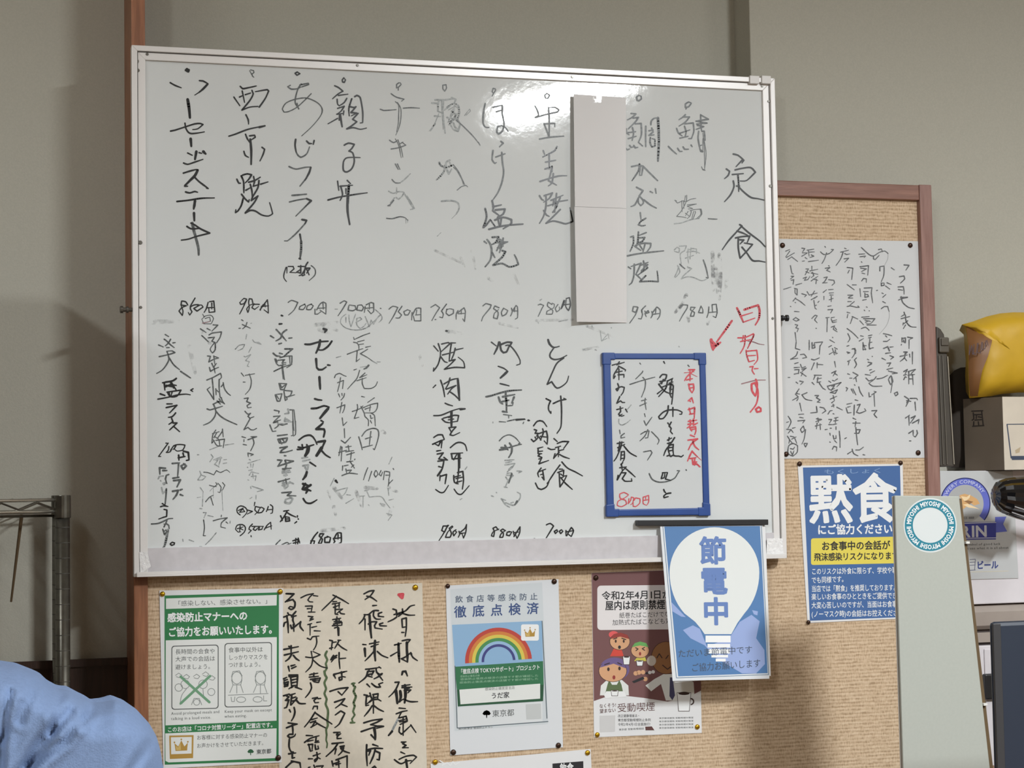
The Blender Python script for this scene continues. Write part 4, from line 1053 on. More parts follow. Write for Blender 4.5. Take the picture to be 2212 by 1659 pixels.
705,155 715,170;640,235 690,275 770,260 835,200 800,200;730,250 700,340 660,410;710,480 780,470 730,510 785,535;760,440 770,450;690,620 740,610 700,680 670,700 740,695;760,650 840,660 850,700 810,735;680,840 730,800;690,900 690,950;760,800 830,795;770,850 835,845;780,880 830,880;800,900 800,980;770,950 830,930
750,1050 800,1040;750,1100 820,1095 790,1150;720,1220 770,1215;740,1230 735,1430;800,1220 850,1210;800,1240 820,1290 880,1280;810,1270 880,1250;800,1360 850,1340 830,1390 890,1430;860,1370 880,1400;780,1550 850,1590;820,1510 825,1520
@N n3 n 1690 740 15 346.7
640,60 680,40;650,160 700,130;690,80 720,170;720,70 760,90;710,130 760,150;730,100 740,160;720,260 735,340;680,420 740,390 700,460;730,430 760,450;640,530 670,550;690,520 720,530;760,500 730,520;620,600 640,640 680,660;630,600 810,550 750,610;680,600 720,590 680,650 720,630;660,690 760,650 730,700 670,690
700,730 720,800;660,780 750,740;680,830 720,800;700,850 710,890;680,880 720,860;750,890 830,930;630,985 660,940 690,935;700,980 715,985;640,1060 680,1060 650,1110;640,1130 690,1130;660,1180 680,1180;720,1040 770,1030;710,1080 770,1070;740,1040 730,1110;700,1130 750,1120;740,1160 740,1200;655,1250 660,1280;655,1370 665,1375
785,1220 795,1330 795,1445;700,1280 710,1330 740,1320 740,1280;720,1350 750,1380;690,1470 710,1430 750,1440 745,1495
@N n4 n 1680 510 15 320
1000,180 1025,190;940,240 1060,210;980,230 940,340 870,440;1000,260 1030,275 1080,265;990,340 1060,330 1000,390
@N n4 n 1830 510 15 340
0,440 80,450 65,610;30,480 10,520;75,685 130,685;0,680 100,755;10,830 80,830 20,860;20,870 80,870;10,920 60,920;0,990 40,980 130,1000 170,1000 150,980;100,920 40,970
0,1070 40,1080;10,1100 0,1150;70,1130 150,1165;80,1130 45,1230;0,1300 80,1360 155,1435;10,1370 40,1440 10,1490;80,1580 120,1600 120,1650
@N n4 n 1690 740 15 346.7
890,50 920,40;890,130 930,140 900,150;900,260 940,240;920,260 910,310;900,430 930,440;960,90 1000,80 1000,150 960,210;930,490 960,490;880,620 900,630 880,670;950,640 980,700;880,900 900,970 950,965;890,850 960,835;900,890 940,880;860,1325 885,1310;990,870 985,1000;900,1535 970,1490
@N n4 n 1830 740 16 346.7
100,240 130,210;100,240 130,300 100,350;80,410 150,450 90,500;120,490 130,540;100,580 110,590;80,640 120,720;110,790 150,800;100,860 95,1000;140,860 180,850 130,960 170,975 260,940 240,910;80,1040 120,1060;80,1110 180,1110;120,1090 110,1160;120,1170 130,1290 145,1410;130,1200 180,1200 160,1250 100,1250
120,1480 170,1480 225,1440;70,1470 90,1530 150,1560;160,610 180,680 220,740;220,1545 245,1550
@N n5 n 1830 510 15 340
165,255 250,250;180,290 260,280 240,300;200,360 210,370;180,430 300,415 290,550;190,450 270,460 200,500;210,520 250,530;205,630 230,595 270,600 270,650;180,740 190,850;240,730 350,725 340,800 360,940;230,780 300,780;250,800 250,860 300,850 290,820 250,820;220,900 270,890;270,995 285,1000;240,1040 250,1050;310,1050 315,1052
205,1140 310,1130;230,1160 390,1160 330,1230 270,1230;250,1180 330,1200;180,1190 230,1245;260,1210 310,1190;280,1250 410,1250;200,1300 260,1280 310,1325;190,1400 230,1410;170,1475 230,1440;220,1500 260,1600;230,1540 270,1540;300,1400 350,1390;300,1430 340,1420;320,1440 310,1580 370,1570;310,1500 350,1490
@N n5 n 1830 740 15 346.7
220,0 220,100 260,90;300,20 310,90 350,70;345,190 350,192;280,230 300,240;290,270 340,280 290,320;280,325 340,295;310,380 340,370;320,420 380,390;250,440 320,450;260,490 300,530 350,510;400,470 380,500 300,560;410,500 480,490 560,450
300,560 350,600 480,600;300,690 305,750 330,740;340,720 400,680 370,670;370,700 380,880;340,940 410,935 370,990 410,1035 380,1010
@N n6 n 1830 510 15 340
200,160 310,260 370,280 450,230 530,210 575,245;440,190 480,180 500,220;370,280 370,320 395,330 450,270
460,490 460,430 520,420 515,550 480,640;620,445 665,475;480,660 480,700 520,690 520,660 480,660;560,655 620,680;540,700 600,745;415,765 430,760;490,800 510,810;500,860 545,820;500,920 540,940;480,1020 520,990 570,990 590,1060
510,1370 560,1380 630,1400;540,1400 560,1420;510,1480 560,1480 600,1450;520,1580 570,1550 600,1610;600,1560 650,1555;550,1645 600,1640
@N n6 w 1830 510 7 340
575,250 570,320 520,420;590,1060 590,1150 550,1260 450,1380;520,500 510,580 470,660
@N n6 n 1830 740 16 346.7
500,80 560,60 580,120;530,150 600,140;480,215 530,240;590,180 640,200 600,230;550,285 600,280 570,330;550,370 630,350;570,390 590,400;600,400 690,420 620,430
600,460 570,510 600,580 630,540 610,460 620,560 610,640 600,690;650,700 690,680 700,710 670,735 650,700
@N n7 n 1830 510 17 340
800,405 870,410 825,480;735,570 800,560 810,600 750,660;715,715 790,710 800,770 800,815;720,750 780,760;750,860 850,860 760,880 720,900;760,850 780,930 860,1000 945,1020
800,1070 810,1100 760,1130;760,1160 880,1130;820,1110 830,1200 890,1270 970,1280;850,1190 800,1230;790,1220 785,1250;820,1250 790,1300
770,1430 770,1490;770,1440 820,1430 820,1500 780,1480;790,1460 810,1500;760,1530 765,1520;850,1420 920,1430 880,1450;870,1460 870,1580
@N n7 n 1830 740 17 346.7
780,130 830,130 790,170;730,190 830,170;800,150 790,210 730,260;790,210 820,250;860,160 865,200;900,130 900,295;780,400 830,370 800,430;780,450 820,440;780,510 800,470 820,480;840,400 940,370 880,430;850,400 850,570;840,450 930,440;900,440 910,580;860,500 900,500
790,740 850,780 820,830;850,800 810,880;870,770 960,770 970,790;820,800 880,810;935,820 945,935;805,1040 860,1000;850,1020 855,1140;880,1040 940,1010 900,1070 870,1110;900,1110 990,1060 980,1120;960,1080 900,1110;850,1250 910,1210 910,1280;960,1210 970,1250 940,1300 920,1290;860,1355 880,1355
@W z1 z 900 430 30
200,560 500,700;780,860 830,900;1050,800 1120,960;1300,1320 1700,1310;600,560 640,760;900,1350 1100,1400;480,640 520,740;1850,1380 2150,1500;1800,1640 2000,1600
@W z1 z 310 630 50
500,600 560,880;640,430 720,560;90,330 380,320;1950,360 2100,420
@W z1 z 570 690 40
560,60 800,30;600,110 740,170;1700,400 1720,500;2000,130 2150,150
'''

# ================================================================= SHEETS ON THE BOARD
def curved_sheet(name, label, cat, c, y_of, m, group=None, nx=14, nz=6, th=.0004):
    """paper with real bend: c = picture corners TL TR BR BL, y_of(s,t) = depth"""
    v = []; f = []
    for j in range(nz+1):
        t = j/nz
        for i in range(nx+1):
            s = i/nx
            u = (c[0][0]*(1-s)+c[1][0]*s)*(1-t)+(c[3][0]*(1-s)+c[2][0]*s)*t
            q = (c[0][1]*(1-s)+c[1][1]*s)*(1-t)+(c[3][1]*(1-s)+c[2][1]*s)*t
            v.append(at(u, q, y_of(s, t)))
    n = nx+1
    for j in range(nz):
        for i in range(nx): f.append((j*n+i, (j+1)*n+i, (j+1)*n+i+1, j*n+i+1))
    o = link(name, v, f, m, loc=v[nx//2+n*nz])
    sd = o.modifiers.new('thick', 'SOLIDIFY'); sd.thickness = th; sd.offset = -1
    tag(o, label, cat, group); return o
M_MAG = mat('white_magnet_sheet', (214, 212, 211), .45, bump=.04, bscale=20)
curved_sheet('magnetic_sheet', 'blank white sheet, upper of two covering a menu column on the whiteboard', 'paper',
             [(1239,203),(1352,211),(1353,450),(1242,446)], lambda s, t: .0046-.0135*(1-s)**1.5*(.7+.2*t), M_MAG, 'blank sheets over the menu')
curved_sheet('magnetic_sheet', 'blank white sheet, lower of two covering a menu column on the whiteboard', 'paper',
             [(1241,446.5),(1353,450.5),(1354,697),(1246,695)], lambda s, t: .0044-.0135*(1-s)**1.5*(.9+.15*t)-.0006*t, M_MAG, 'blank sheets over the menu')
v, f = pxquad([(1283,180),(1302,181),(1299,222),(1280,221)], Pl(-.0010), .0004)
link('clear_tape', v, f, mat('shiny_tape', (232,236,236), .08, alpha=.5), WB)

# ---- mini whiteboard
MB = thing('small_whiteboard', 'small portrait whiteboard with blue plastic frame listing the daily set, stuck on the big board', 'whiteboard', at(1423, 1114, .0055))
o4 = [(1303.5,763),(1524,763.5),(1534,1112.5),(1312,1115)]; i4 = [(1319,775.5),(1511.5,775.5),(1520,1097),(1327,1100.5)]
PM = Pl(.001)
v, f = pxquad([(1310,769),(1518,769),(1527,1105),(1319,1108)], PM, .0045); link('writing_surface', v, f, mat('small_board_white', (206,210,211), .3), MB)
PF = Pl(-.002)
for k in range(4):
    a, b_, c, d = o4[k], o4[(k+1) % 4], i4[(k+1) % 4], i4[k]
    q = [PF.at(*p) for p in (a, b_, c, d)]
    v = q+[p+Vector((0, .0078, 0)) for p in q]
    fc = [(3,2,1,0),(4,5,6,7),(0,1,5,4),(1,2,6,5),(2,3,7,6),(3,0,4,7)]
    bevel(link('frame_bar', v, fc, M_BLUEP, MB), .0018, 3)
def ip(a, b_, t): return (a[0]+(b_[0]-a[0])*t, a[1]+(b_[1]-a[1])*t)
PC = Pl(-.003)
for k in range(4):
    o_, on, op = o4[k], o4[(k+1) % 4], o4[(k-1) % 4]; i_, inn, inp = i4[k], i4[(k+1) % 4], i4[(k-1) % 4]
    cx = sum(p[0] for p in o4)/4; cy = sum(p[1] for p in o4)/4
    O = (o_[0]+(1.5 if o_[0] > cx else -1.5), o_[1]+(1.5 if o_[1] > cy else -1.5))
    I = (i_[0]-(1.2 if o_[0] > cx else -1.2), i_[1]-(1.2 if o_[1] > cy else -1.2))
    def leg(nx, inx):
        L = math.hypot(nx[0]-o_[0], nx[1]-o_[1]); t = 26/L
        a = ip(O, (nx[0]+O[0]-o_[0], nx[1]+O[1]-o_[1]), t); b_ = ip(I, (inx[0]+I[0]-i_[0], inx[1]+I[1]-i_[1]), (26-14)/L)
        return a, b_
    a1, b1 = leg(on, inn); a2, b2 = leg(op, inp)
    pts = [O, a1, b1, I, b2, a2]
    q = [PC.at(*p) for p in pts]; n = 6
    v = q+[p+Vector((0, .0088, 0)) for p in q]
    fc = [tuple(reversed(range(n))), tuple(range(n, 2*n))]+[(i, (i+1) % n, (i+1) % n+n, i+n) for i in range(n)]
    bevel(link('frame_corner', v, fc, M_BLUEP, MB), .0015, 3)

# ---- magnetic bar
v, f = pxquad([(1378,1124),(1660,1122),(1660,1134),(1378,1136)], Pl(-.0095), .0150)
b_ = link('magnetic_bar', v, f, M_BLACK, loc=at(1520, 1135, .0))
bevel(b_, .001, 2); tag(b_, 'long black magnetic bar holding the light bulb poster at the foot of the whiteboard', 'magnet')

# ================================================================= POSTERS
WH, BK, GY = flat((236, 238, 238)), flat((38, 38, 42)), flat((100, 104, 104))
def sheet(name, label, cat, corners, pl, m, loc_px, group='notices pinned to the board', back=None):
    t = thing(name, label, cat, pl.at(*loc_px), group)
    v, f = pxquad(corners, pl, .0005); link('paper', v, f, m, t)
    return t

# ---- light bulb (power saving) poster
z0 = at(1540, 1135, 0).z
PS = Pl(-.0055, (.052-.0055)/(z0-at(1550, 1468, 0).z), z0)
T = sheet('power_saving_poster', 'blue laminated poster with a white light bulb hanging over the whiteboard tray', 'poster', [(1426,1136.5),(1647,1135),(1662,1466),(1453,1471)], PS, M_GLOSSY, (1556,1468), None)
v, f = pxquad([(1429,1137),(1651,1136),(1663,1462),(1457,1470)], Pl(PS.y0+.0022, PS.k, PS.z0), .0005)
# second sheet a little behind
sh2 = thing('backing_sheet', 'plain white sheet showing behind the edges of the light bulb poster', 'paper', at(1556, 1470, -.03), None)
v, f = pxquad([(1429,1137),(1653,1136),(1665,1460),(1458,1474)], Pl(PS.y0+.0035, PS.k, PS.z0), .0005); link('paper', v, f, M_PAPER, sh2)
A = Art(PS, 1360, 1080, 560, T)
BL, BLL, BLT = flat((70, 118, 172)), flat((146, 166, 214)), flat((92, 124, 184))
A.layer = 1; A.poly([(296,226),(1112,222),(1178,1478),(415,1505)], BL, name='blue_print')
A.layer = 1.5
for a_, b2 in (((284,225),(399,1515)),((399,1518),(1184,1490)),((1186,1490),(1124,215))):
    A.stroke([a_, b2], 5, flat((92,122,150)), name='border_line', taper=False)
A.layer = 2
A.poly([(455,1110),(540,1070),(600,1100),(660,1250),(850,1180),(940,1040),(1040,980),(1110,1035),(1080,1180),(1150,1280),(1155,1400),(1080,1480),(960,1480),(860,1420),(740,1350),(640,1240),(520,1180)], BLL, name='blue_print')
A.poly([(355,870),(480,1000),(440,995),(365,950)], BLL, name='blue_print')
A.poly([(1045,940),(1095,950),(1090,985),(1060,975)], BLL, name='blue_print')
A.layer = 3
bulb = []
for i in range(49):
    t = R_(-245+310*i/48); bulb.append((724+380*math.cos(t)*1.0, 620+385*math.sin(t)))
bulb = [(560,1030)]+[(724+383*math.cos(R_(a)), 618+(385 if math.sin(R_(a)) < 0 else 420)*math.sin(R_(a))) for a in range(135, 406, 6)]+[(890,1030),(885,1140),(635,1140)]
bulb = [(724+383*math.cos(R_(a)), 618+(385 if math.sin(R_(a)) < 0 else 470)*math.sin(R_(a))) for a in range(132, 409, 6)]
bulb += [(920,1050),(890,1105),(868,1145),(640,1145),(610,1100),(560,1040)]
A.poly(bulb, flat((222, 226, 224)), name='bulb_print')
for (xa, xb, ya, yb) in ((648,862,1157,1215),(665,858,1228,1260),(675,855,1272,1310),(698,840,1322,1344),(735,820,1354,1378)):
    A.quad(xa, ya, xb, yb, WH, name='bulb_print')
for i, ch in enumerate('節電中'):
    cy = (432, 690, 950)[i]; cx = (712, 720, 738)[i]
    A.text(ch, cx-118, cy, cx+118, cy-2, 246, BLT, .032, name='headline', layer=5)
TX = flat((62, 76, 96))
A.text('ただいま節電中です', 412, 1312, 1050, 1275, 72, TX, .004, name='small_print', layer=5)
A.text('ご協力お願いします', 525, 1432, 1120, 1390, 76, TX, .004, name='small_print', layer=5)
A.build()

# ---- "mokushoku" poster
PK = Pl(.0285)
c = [(1500+x*.3974, 1000+y*.3974) for x, y in ((562,15),(1132,5),(1136,845),(615,870))]
c[2] = (1500+1150*.3974, 1000+845*.3974)
T = sheet('silent_dining_poster', 'blue poster in big white characters asking for silent dining, right side of the pinboard', 'poster', c, PK, M_PAPER, (1850,1346))
A = Art(PK, 1500, 1000, 878.9, T)
B2 = flat((66, 104, 160))
A.layer = 1; A.poly([(590,25),(1118,15),(1136,838),(628,858)], B2, name='blue_print')
A.text('もくしょく', 700, 48, 1030, 40, 30, flat((130,160,200)), 0, name='small_print')
A.text('黙', 618, 196, 862, 192, 280, WH, .026, name='headline', layer=2)
A.text('食', 858, 192, 1102, 188, 280, WH, .026, name='headline', layer=2)
A.text('にご協力ください', 668, 363, 1078, 357, 58, WH, .03, name='headline', layer=2)
A.layer = 2; A.rrect(634, 410, 1122, 555, 12, flat((226, 210, 88)), -.02, name='yellow_panel')
A.text('お食事中の会話が', 690, 452, 1065, 446, 52, BK, .022, name='body_text', layer=3)
A.text('飛沫感染リスクになります', 650, 512, 1112, 503, 46, BK, .022, name='body_text', layer=3)
for s_, y, x1 in (('このリスクは外食に限らず、学校や職場', 590, 1130), ('でも同様です。', 638, 828), ('当店では「黙食」を推奨しております。', 684, 1108), ('楽しいお食事のひとときをご提供できず', 728, 1130), ('大変心苦しいのですが、当面はお食事中', 774, 1130), ('(ノーマスク時)の会話はお控えください', 822, 1135)):
    A.text(s_, 636, y, x1, y-8, 38, WH, .01, name='body_text', layer=3)
A.build()

# ---- green notice
PG = Pl(.0283)
c = [(320+x*.27577, 1230+y*.27577) for x, y in ((88,165),(1058,148),(1046,1512),(120,1560))]
T = sheet('green_manner_notice', 'green and white printed infection manners notice at the left end of the pinboard', 'poster', c, PG, M_PAPER, (480,1655))
A = Art(PG, 320, 1230, 610, T)
GR, GRD = flat((40, 122, 70)), flat((36, 92, 58)); OFF = flat((226, 229, 226))
A.layer = 1; A.poly([(128,205),(1025,180),(1022,1500),(130,1530)], GR, name='green_frame')
A.layer = 2
A.poly([(140,228),(1008,200),(1006,282),(140,310)], OFF, name='white_panel')
A.poly([(138,556),(1008,530),(1006,1185),(136,1222)], OFF, name='white_panel')
A.poly([(134,1285),(1006,1245),(1004,1478),(160,1512),(136,1500)], OFF, name='white_panel')
A.text('「感染しない、感染させない。」', 205, 268, 965, 247, 46, GY, .005, name='headline', layer=3)
A.text('感染防止マナーへの', 150, 378, 780, 362, 76, WH, .035, name='headline', layer=3)
A.text('ご協力をお願いいたします。', 155, 492, 1010, 466, 78, WH, .03, name='headline', layer=3)
dk = flat((84, 88, 88))
for (xa, ya, xb, yb) in ((182,598,552,1100),(598,578,970,1082)):
    A.layer = 2.5; A.rrect(xa, ya, xb, yb, 24, dk, -.025, name='picture_frame'); A.layer = 3; A.rrect(xa+7, ya+7, xb-7, yb-7, 20, OFF, -.025, name='picture_frame')
for s_, x, y, x1 in (('長時間の会食や', 212, 645, 525), ('大声での会話は', 212, 703, 525), ('避けましょう。', 212, 765, 512), ('食事中以外は', 628, 632, 900), ('しっかりマスクを', 628, 690, 940), ('つけましょう。', 628, 748, 905)):
    A.text(s_, x, y, x1, y-6, 44, dk, .008, name='body_text', layer=4)
A.text('Avoid prolonged meals and', 180, 1128, 560, 1112, 32, GY, .006, name='small_print', layer=4)
A.text('talking in a loud voice.', 180, 1168, 495, 1156, 32, GY, .006, name='small_print', layer=4)
A.text('Keep your mask on except', 598, 1112, 972, 1098, 32, GY, .006, name='small_print', layer=4)
A.text('when eating.', 598, 1150, 775, 1143, 32, GY, .006, name='small_print', layer=4)
lg = flat((140, 146, 144))
def ln(*pts, w=5, m=lg, nm='line_drawing'): A.stroke(pts, w, m, name=nm, layer=4, taper=False)
def circ(x, y, r, ry=None): ln(*[(x+r*math.cos(R_(a)), y+(ry or r)*math.sin(R_(a))) for a in range(0, 361, 30)])
for (x, y, r) in ((240,925,30),(290,900,34),(430,900,34),(495,960,28),(380,1040,24)): circ(x, y, r)
for (x, y) in ((240,830),(300,840),(380,838),(450,820),(500,850)): ln((x-25,y),(x,y-18),(x+25,y),(x+10,y+18),(x-20,y+10))
ln((250,1060),(262,990),(300,935)); ln((430,940),(440,1010),(480,1040)); ln((340,1060),(360,1010),(400,1010),(420,1060))
gx = flat((110, 158, 124))
A.stroke([(255,840),(480,1040)], 20, gx, name='green_cross', layer=5, taper=False); A.stroke([(485,835),(255,1050)], 20, gx, name='green_cross', layer=5, taper=False)
for fx in (695, 880):
    circ(fx, 850, 40, 48); ln((fx-42,840),(fx-30,800),(fx+20,795),(fx+42,835)); ln((fx-42,865),(fx-30,905),(fx+30,905),(fx+40,865)); ln((fx-30,905),(fx-55,965)); ln((fx+30,905),(fx+50,965)); ln((fx,905),(fx,970))
ln((628,985),(940,972)); circ(728,1020,36,22); circ(858,1018,36,22); ln((650,1000),(655,1035),(675,1035),(680,998)); ln((905,990),(905,1030),(930,1030))
A.text('このお店は「コロナ対策リーダー」配置店です。', 150, 1256, 998, 1216, 44, WH, .018, name='headline', layer=3)
gold, gold2 = flat((178, 140, 60)), flat((206, 176, 104))
def crown(x0, y0, x1, y1, lay=4):
    w_, h_ = x1-x0, y1-y0
    A.layer = lay
    A.poly([(x0+.2*w_, y0+.85*h_), (x0+.8*w_, y0+.82*h_), (x0+.84*w_, y0+.3*h_), (x0+.66*w_, y0+.55*h_), (x0+.5*w_, y0+.15*h_), (x0+.34*w_, y0+.55*h_), (x0+.14*w_, y0+.34*h_)], gold, name='crown_emblem')
    A.layer = lay+.5
    A.poly([(x0+.24*w_, y0+.8*h_), (x0+.48*w_, y0+.79*h_), (x0+.46*w_, y0+.3*h_), (x0+.34*w_, y0+.62*h_), (x0+.2*w_, y0+.5*h_)], gold2, name='crown_emblem')
    for px_, py_ in ((.14,.28),(.5,.08),(.84,.24)): A.disc(x0+px_*w_, y0+py_*h_, .045*w_, gold, name='crown_emblem', n=10)
A.layer = 3; A.poly([(165,1302),(356,1298),(352,1478),(170,1485)], gold, name='crown_emblem'); A.layer = 3.5; A.poly([(178,1315),(342,1312),(340,1442),(180,1448)], OFF, name='crown_emblem')
crown(185, 1322, 335, 1440)
A.text('お客様に対する感染防止マナーの', 380, 1318, 935, 1296, 40, dk, .006, name='body_text', layer=3)
A.text('お声かけをさせていただきます。', 380, 1382, 925, 1358, 40, dk, .006, name='body_text', layer=3)
A.text('東京都', 848, 1430, 965, 1422, 40, dk, .02, name='body_text', layer=3)
A.layer = 3
def ginkgo(x, y, r, m):
    A.poly([(x-r, y-.1*r), (x-.6*r, y-.7*r), (x, y-.95*r), (x+.6*r, y-.7*r), (x+r, y-.1*r), (x+.6*r, y+.25*r), (x+.15*r, y+.2*r), (x+.1*r, y+.9*r), (x-.1*r, y+.9*r), (x-.15*r, y+.2*r), (x-.6*r, y+.25*r)], m, name='leaf_emblem')
ginkgo(803, 1432, 26, GRD)
A.build()

# ---- calligraphy sheet
PCg = Pl(.0292)
c = [(600,1273),(912,1259),(921,1659),(925,1735),(603,1745)]
T = thing('calligraphy_notice', 'tall beige paper notice brushed with black calligraphy, between the green and rainbow notices', 'notice', PCg.at(760, 1745), 'notices pinned to the board')
v, f = pxquad([(600,1273),(912,1259),(924,1735),(604,1745)], PCg, .0005); link('paper', v, f, M_BEIGE, T)
T_C = T

# ---- rainbow notice
PRn = Pl(.0285)
def C5(*p): return [(920+x*.35262, 1220+y*.35262) for x, y in p]
T = sheet('rainbow_notice', 'laminated inspection notice with a rainbow, centre of the pinboard below the whiteboard', 'poster', C5((122,128),(812,88),(840,1118),(150,1168)), PRn, M_GLOSSY, (1090,1628))
A = Art(PRn, 920, 1220, 780, T)
A.layer = 1; A.poly([(150,150),(712,108),(748,975),(175,1018)], flat((205,212,216)), name='white_panel')
NB = flat((62, 84, 132))
A.text('飲食店等感染防止', 176, 212, 690, 193, 46, flat((72,88,112)), .012, name='headline')
A.text('徹底点検済', 172, 290, 706, 264, 74, NB, .02, name='headline')
def gaptext(s_, x0, y0, x1, y1, h, m, b=.02, nm='headline', wd=.62):
    n = len(s_)
    for i, ch in enumerate(s_):
        a0 = (i+(1-wd)/2)/n; a1 = (i+(1+wd)/2)/n
        A.text(ch, x0+(x1-x0)*a0, y0+(y1-y0)*a0, x0+(x1-x0)*a1, y0+(y1-y0)*a1, h, m, b, name=nm)
A.parts.pop('headline')
gaptext('飲食店等感染防止', 170, 212, 694, 193, 46, flat((72,88,112)), .01, wd=.74)
gaptext('徹底点検済', 155, 290, 710, 264, 76, NB, .02, wd=.68)
A.layer = 2; A.poly([(160,368),(710,343),(718,590),(176,625)], flat((140,178,212)), name='sky_panel')
cx, cy = 445, 590
for (r0, r1, cc) in ((182,205,(186,68,58)),(162,182,(206,128,62)),(142,162,(214,196,84)),(122,142,(72,140,84)),(88,104,(62,66,128))):
    A.layer = 3; A.ring(cx, cy, r0, r1, flat(cc), 176, 356, 30, name='rainbow', sx=1.0)
A.layer = 3; A.ring(cx, cy, 104, 122, flat((150,184,216)), 176, 356, 30, name='rainbow')
A.layer = 3.5; A.poly([(176,625),(718,590),(722,735),(190,765)], flat((46,112,74)), name='green_panel')
A.poly([(190,765),(722,735),(718,835),(196,868)], flat((36,84,56)), name='green_panel')
A.layer = 4; A.rrect(583, 365, 692, 465, 12, WH, 0, name='crown_emblem'); crown(592, 380, 684, 452, 5)
A.text('「徹底点検 TOKYOサポート」プロジェクト', 200, 655, 700, 626, 34, WH, .012, name='headline', layer=4.5)
for y, x0_, x1_ in ((684,210,330),(702,210,690),(722,205,690)):
    A.text('感染防止徹底点検済の店舗です都が確認した'[:(8 if x1_ < 400 else 20)], x0_, y, x1_, y-(x1_-x0_)*.05, 15, flat((150,190,160)), 0, name='small_print', layer=4.5)
A.layer = 4; A.poly([(205,765),(700,728),(700,820),(212,855)], OFF, name='white_panel')
A.text('感染防止徹底宣言店', 362, 762, 545, 752, 20, dk, 0, name='small_print', layer=5)
A.text('うだ家', 398, 803, 512, 796, 40, BK, .015, name='headline', layer=5)
A.layer = 2
A.poly([(196,875),(712,838),(716,960),(192,1000)], flat((218,222,224)), name='white_panel')
ginkgo(372, 915, 26, flat((54,66,60)))
A.text('東京都', 405, 912, 542, 904, 46, dk, .004, name='body_text', layer=4)
A.layer = 4; A.poly([(612,855),(704,850),(706,942),(616,948)], flat((196,200,200)), name='code_panel')
A.text('都内飲食店 感染防止チラシ', 200, 1004, 412, 994, 14, GY, 0, name='small_print', layer=4)
for a_, b2 in (((178,620),(192,1000)),((192,1000),(748,960)),((712,345),(742,940))): A.stroke([a_, b2], 5, flat((90,104,112)), name='border_line', layer=4, taper=False)
A.build()

# ---- smoking poster
PSm = Pl(.0290)
T = sheet('smoking_poster', 'brown indoor smoking ban poster with cartoon family, partly behind the light bulb poster', 'poster', C5((1015,50),(1672,26),(1690,1030),(1030,1057)), PSm, M_PAPER, (1400,1592))
A = Art(PSm, 920, 1220, 780, T)
BR = flat((118, 80, 80))
A.layer = 1; A.poly([(1016,51),(1671,27),(1686,770),(1600,815),(1480,838),(1330,815),(1200,800),(1100,810),(1029,835)], BR, name='brown_panel')
A.layer = 2; A.rrect(1050, 128, 1650, 400, 22, flat((228,224,224)), -.01, name='white_panel')
A.text('令和2年4月1日から', 1076, 190, 1560, 178, 58, BK, .016, name='headline', layer=3)
A.text('屋内は原則禁煙です', 1098, 250, 1572, 240, 62, BK, .02, name='headline', layer=3)
A.text('紙巻たばこだけでなく', 1184, 310, 1530, 300, 38, BK, .008, name='body_text', layer=3)
A.text('加熱式たばこなども対象', 1142, 354, 1540, 342, 38, BK, .008, name='body_text', layer=3)
SK, SKD, OL = flat((214,164,124)), flat((150,104,66)), flat((60,40,36))
def head(x, y, r, skin, ry=None, nm='cartoon_figures'):
    A.layer = 3; A.disc(x, y, r+3, OL, (ry or r)+3, name=nm); A.layer = 3.5; A.disc(x, y, r, skin, ry or r, name=nm)
# mother with red bun
A.layer = 2.6; A.disc(1150, 428, 30, flat((222,92,92)), 22, name='cartoon_figures')
A.poly([(1128,560),(1150,515),(1195,505),(1212,560)], flat((210,74,60)), name='cartoon_figures')
head(1188, 470, 60, SK, 50); A.layer = 4; A.poly([(1130,455),(1150,425),(1190,415),(1235,430),(1246,455),(1190,440)], flat((150,60,52)), name='cartoon_figures')
# child with green hair
A.layer = 2.6; A.poly([(1275,590),(1300,560),(1340,560),(1352,590)], flat((206,196,84)), name='cartoon_figures')
head(1312, 525, 54, SK, 44); A.layer = 4; A.poly([(1262,505),(1280,480),(1312,470),(1350,480),(1364,505),(1312,494)], flat((104,170,92)), name='cartoon_figures')
# woman with purple hair, apron
A.layer = 2.4; A.disc(1155, 640, 92, flat((110,92,140)), 72, name='cartoon_figures', n=28)
A.layer = 2.6; A.poly([(1066,800),(1072,740),(1110,705),(1200,705),(1240,740),(1244,800)], OFF, name='cartoon_figures')
A.layer = 2.8; A.poly([(1098,790),(1112,735),(1122,705),(1140,735),(1170,735),(1185,705),(1198,735),(1210,790)], flat((92,112,74)), name='cartoon_figures')
head(1145, 650, 84, SK, 66); A.layer = 4; A.poly([(1066,630),(1090,590),(1150,574),(1210,590),(1226,635),(1150,606)], flat((110,92,140)), name='cartoon_figures')
# bald older man
A.layer = 2.6; A.poly([(1345,740),(1400,700),(1455,670),(1560,670),(1640,720),(1645,800),(1560,830),(1470,832),(1440,730),(1380,775)], OFF, name='cartoon_figures')
head(1470, 570, 88, SKD, 98); A.layer = 4; A.disc(1382, 588, 28, flat((206,196,186)), 32, name='cartoon_figures', n=14)
A.layer = 4; A.poly([(1495,690),(1512,690),(1526,800),(1510,830),(1492,805)], flat((70,70,104)), name='cartoon_figures')
A.poly([(1262,715),(1330,685),(1340,700),(1275,725)], BK, name='cartoon_figures')
A.layer = 3.6
for (x, y) in ((1285,665),(1305,660),(1330,658),(1345,700)): A.disc(x, y, 14, SK, name='cartoon_figures', n=10)
A.stroke([(1350,665),(1372,660)], 14, BK, name='cartoon_figures', layer=4)
for (x, y) in ((1372,660),(1392,656)): A.disc(x, y, 11, WH, name='cartoon_figures', n=10, layer=5)
def eye(x, y, rx=6, ry=10): A.disc(x, y, rx, OL, ry, name='cartoon_faces', n=10, layer=5)
eye(1163, 468); eye(1212, 468); eye(1118, 640, 8, 12); eye(1186, 635, 8, 12)
